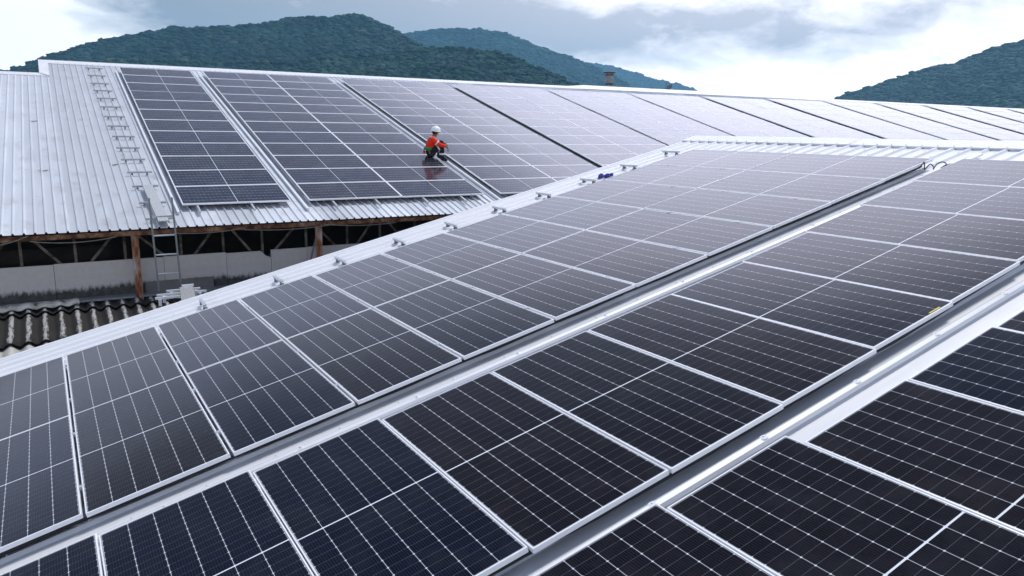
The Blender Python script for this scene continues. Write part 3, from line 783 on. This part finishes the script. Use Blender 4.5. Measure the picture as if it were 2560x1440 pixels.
# fingers, thumbs, nose, ears joined into the body mesh
fx = MB()
for s, pa, dn in ((1, Vector(J['paL'][0]), Vector((.75, -.1, -.65))), (-1, Vector(J['paR'][0]), Vector((.25, .0, -1)))):
    dn.normalize()
    sd = dn.cross(Vector((0, 1, 0))).cross(dn).normalized()
    for q in range(4):
        b0 = pa+sd*(q-1.5)*.019+dn*.02; ln = (.070, .080, .076, .058)[q]
        inn = Vector((-.35, 0, -.3)).normalized()
        fx.tube([b0, b0+dn*ln*.45, b0+dn*ln*.75+inn*.012, b0+dn*ln*.92+inn*.03], [.0095, .009, .008, .006], 7)
    b0 = pa-sd*s*.03; fx.tube([b0, b0+dn*.028-sd*s*.016, b0+dn*.055-sd*s*.014], [.011, .010, .007], 7)
hd = Vector(J['hd1'][0])
fx.lathe([(.016, 0), (.013, .02), (.007, .04)], 8, 0, Matrix.Translation(hd+Vector((.082, 0, -.045))) @ Matrix.Rotation(R(8), 4, 'Y'))
for s in (-1, 1): fx.lathe([(.012, -.006), (.026, 0), (.02, .008)], 10, 0, Matrix.Translation(hd+Vector((-.005, s*.078, -.02))) @ Matrix.Rotation(R(90*-s), 4, 'X') @ Matrix.Diagonal((.75, 1.15, 1, 1)))
fx.box(tuple(hd+Vector((.078, 0, -.075))), (.014, .045, .010))
fm_ = fx.mesh('x', M['skin'], True)
bmh = bmesh.new(); bmh.from_mesh(body.data); bmh.from_mesh(fm_); bmh.to_mesh(body.data); bmh.free()
body.data.polygons.foreach_set('use_smooth', [True]*len(body.data.polygons))
def grow(keys, d, extra=None):
    o = {}
    for k in keys:
        p, r = J[k]; o[k] = (p, tuple(x+d for x in r) if isinstance(r, tuple) else r+d)
    if extra: o.update(extra)
    return o
jk = grow(['ch', 'sp', 'shL', 'shR', 'elL', 'elR', 'wrL', 'wrR'], .028, {'nk0': ((.155, 0, .575), .078), 'wst': ((.01, 0, .20), (.145, .125))})
jk['wrL'] = (J['wrL'][0], .042); jk['wrR'] = (J['wrR'][0], .042)
skin_mesh('jacket', [('wst', 'sp', 'ch', 'nk0'), ('ch', 'shL', 'elL', 'wrL'), ('ch', 'shR', 'elR', 'wrR')], {k: jk[k] for k in ('ch', 'sp', 'wst', 'nk0', 'shL', 'elL', 'wrL', 'shR', 'elR', 'wrR')}, M['orange'], wk)
tr = grow(['pel', 'hpL', 'hpR', 'knL', 'knR'], .028); tr['anL'] = (J['anL'][0], .070); tr['anR'] = (J['anR'][0], .070); tr['tw'] = ((.01, 0, .20), (.135, .115))
skin_mesh('trousers', [('pel', 'tw'), ('pel', 'hpL', 'knL', 'anL'), ('pel', 'hpR', 'knR', 'anR')], tr, M['black_cloth'], wk)
for s in ('L', 'R'):
    a = Vector(J['an'+s][0]); t_ = Vector(J['to'+s][0])
    skin_mesh('boot', [('a', 'b', 'c'), ('b', 'h')], {'b': (tuple(a+Vector((0, 0, -.035))), .056), 'a': (tuple(a+Vector((-.005, 0, .06))), .058), 'c': (tuple(t_+Vector((.02, 0, -.01))), (.045, .038)), 'h': (tuple(a+Vector((-.05, 0, -.05))), .042)}, M['black_cloth'], wk)
kg = MB(); kg.lathe([(.03, -.02), (.062, 0), (.068, .03), (.05, .06), (.02, .07)], 12, 0, Matrix.Translation(Vector(J['knL'][0])+Vector((.03, -.02, .03))) @ Matrix.Rotation(R(25), 4, 'Y'))
kg.obj('knee_pad', M['black_cloth'], wk, smooth=True)
bl = MB(); bl.lathe([(.150, -.045), (.158, -.03), (.158, .035), (.150, .05)], 24, 0, Matrix.Translation((.012, 0, .235)) @ Matrix.Rotation(R(8), 4, 'Y') @ Matrix.Diagonal((.92, 1.10, 1, 1)))
bl.obj('tool_belt', M['green'], wk, smooth=True)
rs = MB(); rs.box((-.13, -.06, .155), (.05, .08, .09)); rs.obj('pouch', M['red_strap'], wk)
st = MB()
for k0, k1, r0, r1 in (('shL', 'elL', .080, .074), ('shR', 'elR', .080, .074)):
    a, b = Vector(J[k0][0]), Vector(J[k1][0]); st.tube([a.lerp(b, .55), a.lerp(b, .72)], [r0, r1], 14, 0, False)
for s in (-1, 1):                                # shoulder bands and leg flashes
    st.tube([(.055, s*.10, .60), (.20, s*.10, .585)], .022, 8)
    a, b = Vector(J['kn'+('L' if s > 0 else 'R')][0]), Vector(J['an'+('L' if s > 0 else 'R')][0]); st.tube([a.lerp(b, .62), a.lerp(b, .76)], [.092, .090], 14, 0, False)
    h_ = Vector(J['hp'+('L' if s > 0 else 'R')][0]); st.tube([h_.lerp(a, .62), h_.lerp(a, .72)], [.106, .104], 14, 0, False)
st.obj('reflective_band', M['stripe'], wk, smooth=True)
hm = MB(); HX = Matrix.Translation(hd+Vector((-.002, 0, .012))) @ Matrix.Rotation(R(8), 4, 'Y') @ Matrix.Scale(1.12, 4)
hm.lathe([(.118, 0), (.120, .012), (.116, .045), (.104, .085), (.078, .120), (.040, .138), (.004, .142)], 26, 0, HX @ Matrix.Diagonal((1.12, .92, 1, 1)))
hm.lathe([(.128, -.006), (.140, .0), (.128, .010)], 26, 0, HX @ Matrix.Translation((.018, 0, 0)) @ Matrix.Diagonal((1.14, .90, 1, 1)))
hm.box((.16, 0, .0), (.055, .13, .010), 0, HX)
hm.tube([HX @ Vector((-.115, 0, .05)), HX @ Vector((-.06, 0, .128)), HX @ Vector((0, 0, .147)), HX @ Vector((.06, 0, .130)), HX @ Vector((.115, 0, .06))], .009, 8)
hm.obj('helmet', M['helmet'], wk, smooth=True)
hr = MB(); hr.lathe([(.080, -.065), (.093, -.03), (.096, .02)], 18, 0, Matrix.Translation(hd+Vector((-.022, 0, 0))) @ Matrix.Diagonal((.92, .86, 1, 1))); hr.obj('hair', M['hair'], wk, smooth=True)

# ------------------------------------------------------------------ litter on the far roof
for px, py, lab in ((83, 304, 'small dark leaf scrap on bare roof sheets high below the lower ridge'), (108, 428, 'curled dark leaf on bare roof sheets nearer to the eave'), (285, 413, 'curled dry leaf lying beside the lower far crossbars')):
    d = ray(px, py); tt = (far(0, 0, RHB)-CAMP).dot(FN)/d.dot(FN); p = CAMP+d*tt
    m = MB(); n = 7
    vs = []
    for j in range(n+1):
        t = j/n-.5; w = .022*(1-(2*t)**2)+.004
        vs += [(t*.22, -w, .012+.03*abs(t)), (t*.22, w, .012+.045*abs(t))]
    m.add(vs, [(2*j, 2*j+2, 2*j+3, 2*j+1) for j in range(n)])
    o = tag(m.obj('dry_leaf', M['rust'], mw=Matrix.Translation(p) @ Matrix.Rotation(R(20), 4, 'Z')), lab, 'leaf', 'leaves on the far roof')
    sd_ = o.modifiers.new('s', 'SOLIDIFY'); sd_.thickness = .004

# ------------------------------------------------------------------ water tower, dead tree, bush
TD = 150.0
def at_dist(px, py, D):
    d = ray(px, py); h = math.hypot(d.x, d.y); return CAMP + d*(D/h)
tw = at_dist(1523, 215, TD); ppm = FPX/TD
twr = thing('water_tower', 'slender weathered water tower with a flat rusty roof behind the far ridge', 'tower', Matrix.Translation((tw.x, tw.y, 0)))
zr = lambda py: at_dist(1523, py, TD).z
b = MB(); b.lathe([(.62, zr(210)), (.68, zr(206)), (.72, zr(188))], 24); b.obj('tank', M['tank'], twr, smooth=True)
b = MB(); b.lathe([(.15, zr(178.2)), (1.18, zr(181.2)), (1.18, zr(182.2)), (.2, zr(181.8))], 24); b.obj('roof', M['rust'], twr)
b = MB(); b.lathe([(.84, zr(188.5)), (.84, zr(186)), (.7, zr(185.6))], 24); b.lathe([(.84, zr(211)), (.84, zr(209)), (.7, zr(208.6))], 24); b.obj('platform', M['rust'], twr)
for i in range(6):
    a = i*math.pi/3+.3; q = MB(); q.tube([(.74*math.cos(a), .74*math.sin(a), zr(188)), (.74*math.cos(a), .74*math.sin(a), zr(181.5))], .05, 6); q.obj('post', M['rust'], twr)
for i in range(4):
    a = i*math.pi/2+.6; q = MB(); q.tube([(.55*math.cos(a), .55*math.sin(a), zr(210)), (.75*math.cos(a), .75*math.sin(a), 0)], .09, 6); q.obj('leg', M['tank'], twr)

M['bark'] = mat_noise('bark', [(.3, (.06, .045, .035)), (.7, (.14, .11, .085))], 4, 5, .9)
def leaf_mat(name, stops):
    m, nt = new_mat(name); g = NT(nt)
    at = g.n('ShaderNodeAttribute'); at.attribute_name = 'tint'
    g.bsdf(g.ramp(at.outputs['Fac'], stops), .75, 0, 1.4, .25)
    return m
M['forest'] = leaf_mat('forest_leaves', [(0, (.002, .020, .026)), (.4, (.004, .036, .040)), (.75, (.010, .056, .046)), (.93, (.030, .072, .044)), (1, (.09, .095, .065))])
dt = at_dist(1666, 226, 90)
tr_ = thing('bare_tree', 'small leafless tree with thin bare branches showing above the far ridge', 'tree', Matrix.Translation((dt.x, dt.y, 0)))
q = MB(); rr = random.Random(2); ztop = dt.z
q.tube([(0, 0, 0), (.05, 0, ztop*.5), (.1, 0, ztop-.1)], [.16, .11, .06], 7); q.obj('trunk', M['bark'], tr_)
q = MB()
for i in range(9):
    a = rr.uniform(-.6, 2.2); l = rr.uniform(.5, 1.15); dx = math.cos(a)*l*.8
    p0 = Vector((.1, 0, ztop-.1)); p1 = p0+Vector((dx*.5, rr.uniform(-.3, .3), l*.45)); p2 = p0+Vector((dx, rr.uniform(-.4, .4), l*.8))
    q.tube([p0, p1, p2], [.03, .022, .008], 5)
    for j in range(3):
        t = p1.lerp(p2, j/3); q.tube([t, t+Vector((rr.uniform(-.25, .25), rr.uniform(-.2, .2), rr.uniform(.1, .35)))], [.014, .005], 4)
q.obj('branches', M['bark'], tr_)

def ico_clump(seed, sub=1, flat=.8, rough=.28):
    bmx = bmesh.new(); bmesh.ops.create_icosphere(bmx, subdivisions=sub, radius=1)
    r = random.Random(seed)
    v = []
    for x in bmx.verts:
        k = 1+r.uniform(-rough, rough); v.append((x.co.x*k, x.co.y*k, x.co.z*k*flat))
    f = [[q.index for q in p.verts] for p in bmx.faces]
    bmx.free(); return np.array(v), np.array(f)
CL = [ico_clump(i) for i in range(8)]
def blobs(name, pts, rad, hgt, tint, mat):
    """merge one low-poly crown clump per point into a single mesh (numpy)"""
    n = len(pts); V = []; F = []; T = []; off = 0
    which = RNG.integers(0, len(CL), n)
    for k in range(len(CL)):
        ids = np.nonzero(which == k)[0]
        if not len(ids): continue
        v, f = CL[k]; m = len(ids)
        ang = RNG.uniform(0, 2*np.pi, m); c, s = np.cos(ang), np.sin(ang)
        x = (v[None, :, 0]*c[:, None]-v[None, :, 1]*s[:, None])*rad[ids][:, None]
        y = (v[None, :, 0]*s[:, None]+v[None, :, 1]*c[:, None])*rad[ids][:, None]
        z = v[None, :, 2]*hgt[ids][:, None]
        P = np.stack([x, y, z], -1)+pts[ids][:, None, :]
        V.append(P.reshape(-1, 3)); F.append((f[None]+(off+np.arange(m)*len(v))[:, None, None]).reshape(-1, 3))
        T.append((tint[ids][:, None]+RNG.uniform(-.10, .10, (m, len(v)))).reshape(-1)); off += m*len(v)
    V = np.concatenate(V); F = np.concatenate(F); T = np.clip(np.concatenate(T), 0, 1)
    me = bpy.data.meshes.new(name); me.vertices.add(len(V)); me.vertices.foreach_set('co', V.astype(np.float32).ravel())
    me.loops.add(F.size); me.loops.foreach_set('vertex_index', F.astype(np.int32).ravel())
    me.polygons.add(len(F)); me.polygons.foreach_set('loop_start', np.arange(0, F.size, 3, dtype=np.int32))
    at = me.attributes.new('tint', 'FLOAT', 'POINT'); at.data.foreach_set('value', T.astype(np.float32))
    me.materials.append(mat); me.polygons.foreach_set('use_smooth', np.ones(len(F), dtype=bool)); me.update(calc_edges=True); me.validate()
    return link(name, me)
bsh = at_dist(1634, 224, 70); n = 60
pts = np.stack([bsh.x+RNG.normal(0, .28, n), bsh.y+RNG.normal(0, .3, n), bsh.z-.35+RNG.uniform(-.4, .42, n)], -1)
bt = thing('bush', 'small round green treetop just showing above the far ridge', 'tree', Matrix.Translation((0, 0, 0)))
o = blobs('crown', pts, RNG.uniform(.12, .22, n), RNG.uniform(.1, .2, n), RNG.uniform(.3, .9, n), M['forest']); o.parent = bt
q = MB(); q.tube([(bsh.x, bsh.y, 0), (bsh.x, bsh.y, bsh.z-.3)], [.12, .06], 6); q.obj('trunk', M['bark'], bt)

# ------------------------------------------------------------------ hills
def vnoise(x, y, seed):
    r = np.random.default_rng(seed); tab = r.uniform(-1, 1, (256, 256))
    xi = np.floor(x).astype(int); yi = np.floor(y).astype(int); fx_ = x-xi; fy_ = y-yi
    fx_ = fx_*fx_*(3-2*fx_); fy_ = fy_*fy_*(3-2*fy_)
    g = lambda a, b: tab[a % 256, b % 256]
    return (g(xi, yi)*(1-fx_)+g(xi+1, yi)*fx_)*(1-fy_)+(g(xi, yi+1)*(1-fx_)+g(xi+1, yi+1)*fx_)*fy_
def fbm(x, y, seed, o=4):
    s = 0; a = 1; f = 1; t = 0
    for k in range(o): s = s+a*vnoise(x*f, y*f, seed+k); t += a; a *= .5; f *= 2.03
    return s/t
def hill(name, crest, D, W, seed, ntree, trad, tint_base, back=300, forest=True, jitter=1.0):
    lower = trad*FPX/D*1.35
    az = []; th = []
    for px, py in crest:
        d = ray(px, py+lower); az.append(math.atan2(d.x, d.y)); th.append(d.z/math.hypot(d.x, d.y))
    az = np.array(az); th = np.array(th); order = np.argsort(az); az = az[order]; th = th[order]
    A = np.linspace(az[0], az[-1], 160); C = np.interp(A, az, th)
    def surf(a, t):                              # t: 0 foot, 1 crest, >1 behind
        c = np.interp(a, az, th)*D
        r = np.where(t <= 1, D-W*(1-t), D+back*(t-1))
        rr_ = D/300
        spur = fbm(a*14+seed, t*1.2, seed, 4)
        prof = np.where(t <= 1, np.clip(t, 0, 1)**1.15, np.clip(1-(t-1)**1.6, 0, 1))
        damp = np.clip(4*t*(1-t), 0, 1)**.8*np.where(t <= 1, 1, 0)
        z = (c+H0)*prof+spur*damp*(c+H0)*.22+fbm(a*60, t*7, seed+9, 3)*damp*(c+H0)*.05
        r = r+spur*damp*W*.12
        return np.stack([np.sin(a)*r, np.cos(a)*r, np.maximum(z, -1)], -1)
    T = np.concatenate([np.linspace(0, 1, 34), np.linspace(1, 2, 8)[1:]])
    aa, tt = np.meshgrid(A, T, indexing='ij'); P = surf(aa, tt)
    nA, nT = P.shape[:2]; idx = np.arange(nA*nT).reshape(nA, nT)
    F = np.stack([idx[:-1, :-1], idx[1:, :-1], idx[1:, 1:], idx[:-1, 1:]], -1).reshape(-1, 4)
    me = bpy.data.meshes.new(name); me.from_pydata(P.reshape(-1, 3).tolist(), [], F.tolist()); me.materials.append(M['hillsoil'])
    me.polygons.foreach_set('use_smooth', [True]*len(F)); me.update()
    tag(link(name, me), kind='structure')
    # trees: even over the slope, denser along the crest line
    a = RNG.uniform(A[0], A[-1], ntree); t = RNG.uniform(.12, 1.0, ntree)**.8
    nc = ntree//7
    a = np.concatenate([a, RNG.uniform(A[0], A[-1], nc)]); t = np.concatenate([t, RNG.uniform(.965, 1.04, nc)])
    p = surf(a, t); n = len(a)
    rad = trad*np.clip(RNG.lognormal(0, .40, n), .45, 1.6)*jitter; rad = rad*1.12; hg = rad*RNG.uniform(.45, .85, n)
    p[:, 2] += hg*.35+np.where(t > .96, RNG.uniform(-.3, .9, n)**3*1.6*trad, 0)
    patch = fbm(a*40, t*9, seed+20, 3)
    tint = np.clip(tint_base+.55*patch+RNG.normal(0, .09, n), 0, .97)
    tint = np.where(RNG.uniform(0, 1, n) > .985, 1.0, tint)
    return p, rad, hg, tint
M['hillsoil'] = mat_noise('hill_undergrowth', [(.3, (.007, .022, .020)), (.7, (.018, .046, .034))], .05, 8, .95)
SPEC = [
 ('near_hill', [(-420, 240), (-200, 205), (0, 190), (60, 184), (110, 160), (300, 150), (600, 155), (900, 140), (1050, 122), (1150, 118), (1240, 128), (1310, 152), (1380, 181), (1440, 212), (1500, 232), (1580, 260)], 760, 300, 3, 14000, 2.3, .50),
 ('main_hill', [(-420, 210), (-200, 178), (-80, 172), (0, 176), (50, 174), (92, 152), (132, 138), (200, 116), (280, 97), (340, 86), (400, 77), (432, 66), (480, 72), (540, 66), (600, 65), (660, 58), (720, 46), (780, 42), (830, 42), (860, 37), (892, 36), (925, 45), (962, 61), (1000, 83), (1060, 120), (1130, 165), (1220, 215), (1330, 270)], 1050, 420, 5, 24000, 2.9, .34),
 ('second_hill', [(860, 150), (930, 110), (1000, 86), (1040, 80), (1080, 75), (1150, 72), (1200, 73), (1260, 81), (1300, 95), (1340, 116), (1390, 131), (1440, 148), (1475, 162), (1540, 196), (1620, 240), (1700, 275)], 2300, 700, 8, 15000, 5.6, .45),
 ('third_hill', [(1340, 190), (1400, 168), (1465, 157), (1530, 166), (1580, 181), (1640, 200), (1690, 209), (1722, 219), (1752, 233), (1800, 252), (1850, 275)], 4000, 900, 12, 8000, 9.0, .5),
 ('right_hill', [(2030, 272), (2090, 247), (2150, 226), (2200, 211), (2260, 190), (2330, 170), (2400, 156), (2440, 141), (2480, 123), (2530, 111), (2600, 96), (2720, 80), (2900, 90)], 1500, 520, 15, 16000, 3.9, .45),
]
for nm, cr, D, W, sd, nt_, tr0, tb in SPEC:
    p, rad, hg, tint = hill(nm, cr, D, W, sd, nt_, tr0, tb)
    o = blobs('forest', p, rad, hg, tint, M['forest'])
    tag(o, {'near_hill': 'dark green forest mass on the low spur behind the far ridge', 'main_hill': 'teal forest mass covering the highest hill', 'second_hill': 'bluish forest mass on the hill right of the summit',
            'third_hill': 'pale hazy forest mass on the farthest slope', 'right_hill': 'greyish forest mass on the hill at the right edge'}[nm], 'forest', kind='stuff')

gm = MB(); n = 48; vs = [(0, 0, 0)]+[(6000*math.cos(2*math.pi*k/n), 6000*math.sin(2*math.pi*k/n), 0) for k in range(n)]
gm.add(vs, [(0, 1+k, 1+(k+1) % n) for k in range(n)]); tag(gm.obj('ground', M['soil']), kind='structure')
ym = MB(); ym.add([(-30, -30, .004), (110, -30, .004), (110, 60, .004), (-30, 60, .004)], [(0, 1, 2, 3)]); tag(ym.obj('yard', M['yard']), kind='structure')

# ------------------------------------------------------------------ air
HAZE = True
if HAZE:
    hz = MB(); hz.box((1200, 1900, 280), (7000, 5400, 564)); 
    m, nt = new_mat('air'); g = NT(nt); pv = g.n('ShaderNodeVolumePrincipled'); out = g.n('ShaderNodeOutputMaterial')
    pv.inputs['Color'].default_value = (.26, .57, .84, 1); pv.inputs['Density'].default_value = .00021; pv.inputs['Anisotropy'].default_value = .0
    g.l(pv.outputs[0], out.inputs['Volume'])
    tag(hz.obj('haze', m), kind='stuff')

# ------------------------------------------------------------------ sky and sun
SUN_AZ, SUN_EL = R(76), R(64)
GLOW_AZ = R(51)
w = bpy.data.worlds.new('World'); S.world = w; w.use_nodes = True
nt = w.node_tree; nt.nodes.clear(); g = NT(nt)
sky = g.n('ShaderNodeTexSky', sky_type='NISHITA'); sky.sun_disc = False; sky.sun_elevation = SUN_EL; sky.sun_rotation = SUN_AZ
sky.air_density = 1.2; sky.dust_density = 2.0
tc = g.n('ShaderNodeTexCoord'); sp = g.n('ShaderNodeSeparateXYZ'); g.l(tc.outputs['Generated'], sp.inputs[0])
z = g.math('MAXIMUM', sp.outputs[2], 0.0)
den = g.math('ADD', z, .10)
cx = g.math('DIVIDE', sp.outputs[0], den); cy = g.math('DIVIDE', sp.outputs[1], den)
cv = g.n('ShaderNodeCombineXYZ'); g.l(cx, cv.inputs[0]); g.l(cy, cv.inputs[1])
n1_ = g.noise(g.mapping(cv.outputs[0], (.42, .42, 1), (3.1, 1.7, 0)), 1.0, 7, .56, .25)
n2_ = g.noise(g.mapping(cv.outputs[0], (1.5, 1.5, 1), (1.0, 4.0, 0)), 1.0, 7, .62, .3)
az = g.math('ARCTAN2', sp.outputs[0], sp.outputs[1]); el = g.math('ARCSINE', sp.outputs[2])
def mass(px, py, sx, sy, amt):                   # a bank of cloud (or a clearing) around one direction of the sky
    d = ray(px, py).normalized(); a0 = math.atan2(d.x, d.y); e0 = math.asin(d.z)
    u = g.math('DIVIDE', g.math('SUBTRACT', az, a0), sx/FPX); v = g.math('DIVIDE', g.math('SUBTRACT', el, e0), sy/FPX)
    r = g.math('ADD', g.math('MULTIPLY', u, u), g.math('MULTIPLY', v, v))
    return g.math('MULTIPLY', g.math('EXPONENT', g.math('MULTIPLY', r, -1.0)), amt)
n3_ = g.noise(g.mapping(tc.outputs['Generated'], (9, 9, 26), (2.2, .7, 1.3)), 1.0, 8, .60, .5)
n4_ = g.noise(g.mapping(tc.outputs['Generated'], (26, 26, 60), (5.2, 1.7, .3)), 1.0, 6, .62, .3)
tot = g.math('ADD', g.math('MULTIPLY', g.math('SUBTRACT', n1_, .5), .5), g.math('MULTIPLY', g.math('SUBTRACT', n3_, .5), 1.35))
tot = g.math('ADD', tot, g.math('MULTIPLY', g.math('SUBTRACT', n4_, .5), .55))
for q in [(480, 15, 300, 60, .75), (1000, -5, 360, 110, .8), (780, 90, 420, 70, .5), (1400, 85, 190, 60, .75), (1800, 40, 420, 70, .62), (2050, 130, 330, 45, .48), (2450, 10, 260, 60, .42),
          (60, 90, 230, 130, -.5), (740, 5, 70, 30, -.45), (1450, 10, 90, 26, -.40), (1900, 215, 500, 50, -.5), (2480, 120, 200, 35, -.35), (160, 205, 200, 20, .12)]:
    tot = g.math('ADD', tot, mass(*q))
for a0, e0, sa, se_, amt in ((50, 24, 17, 9, -.9), (-13, 12.5, 9, 4.5, -1.3)):
    u = g.math('DIVIDE', g.math('SUBTRACT', az, R(a0)), R(sa)); v = g.math('DIVIDE', g.math('SUBTRACT', el, R(e0)), R(se_))
    tot = g.math('ADD', tot, g.math('MULTIPLY', g.math('EXPONENT', g.math('MULTIPLY', g.math('ADD', g.math('MULTIPLY', u, u), g.math('MULTIPLY', v, v)), -1.0)), amt))
hi0 = g.ramp(z, [(.17, grey(0)), (.27, grey(1))])
tot = g.math('ADD', tot, g.math('MULTIPLY', hi0, -.30))
u = g.math('DIVIDE', g.math('SUBTRACT', az, R(-8)), R(17)); v = g.math('DIVIDE', g.math('SUBTRACT', el, R(27)), R(6.5))
tot = g.math('ADD', tot, g.math('MULTIPLY', g.math('EXPONENT', g.math('MULTIPLY', g.math('ADD', g.math('MULTIPLY', u, u), g.math('MULTIPLY', v, v)), -1.0)), 1.1))
cl = g.ramp(tot, [(0.0, grey(0)), (.30, grey(.45)), (.80, grey(1))])
# brightness towards the sun
sd = g.n('ShaderNodeVectorMath', operation='DOT_PRODUCT'); g.l(tc.outputs['Generated'], sd.inputs[0])
se = R(16); sd.inputs[1].default_value = (math.sin(GLOW_AZ)*math.cos(se), math.cos(GLOW_AZ)*math.cos(se), math.sin(se))
glow = g.math('POWER', g.math('MAXIMUM', sd.outputs['Value'], 0.0), 7)
lav = g.ramp(z, [(.12, grey(0)), (.30, grey(1))])
light = g.mix(glow, g.mix(lav, (10.6, 10.1, 10.1, 1), (5.8, 6.2, 8.0, 1)), g.mix(lav, (18.5, 17.2, 16.6, 1), (16.0, 15.8, 19.0, 1)))
dark = g.mix(glow, (1.75, 1.66, 1.70, 1), (5.4, 5.0, 5.3, 1))
cloud = g.mix(cl, light, dark)
hi = g.ramp(g.math('SUBTRACT', z, g.math('MULTIPLY', g.math('POWER', g.math('MAXIMUM', sd.outputs['Value'], 0.0), 12), .24)), [(.31, grey(0)), (.43, grey(.78)), (.58, grey(1))])
cloud = g.mix(hi, cloud, (1.3, 1.5, 2.2, 1))
cloud = g.mix(.97, sky.outputs[0], cloud)
bg = g.n('ShaderNodeBackground'); bg.inputs['Strength'].default_value = .10; g.l(cloud, bg.inputs['Color'])
ow = g.n('ShaderNodeOutputWorld'); g.l(bg.outputs[0], ow.inputs[0])

sl = bpy.data.lights.new('sun', 'SUN'); sl.energy = 1.6; sl.angle = R(12); sl.color = (1, .95, .89)
so = bpy.data.objects.new('sun', sl); COL.objects.link(so)
dv = Vector((math.sin(SUN_AZ)*math.cos(SUN_EL), math.cos(SUN_AZ)*math.cos(SUN_EL), math.sin(SUN_EL)))
so.rotation_euler = dv.to_track_quat('Z', 'Y').to_euler(); so.location = (0, 0, 60)

# ------------------------------------------------------------------ camera and output
cam = bpy.data.cameras.new('camera'); co = bpy.data.objects.new('camera', cam); COL.objects.link(co)
co.location = CAMP; co.rotation_euler = CAM_EUL
cam.sensor_fit = 'HORIZONTAL'; cam.sensor_width = 36; cam.lens = FPX/2560*36; cam.clip_start = .05; cam.clip_end = 20000
S.camera = co
S.view_settings.view_transform = 'Standard'; S.view_settings.look = 'None'; S.view_settings.exposure = 1.05; S.view_settings.gamma = 1
S.render.engine = 'CYCLES'
S.cycles.max_bounces = 8; S.cycles.volume_bounces = 1
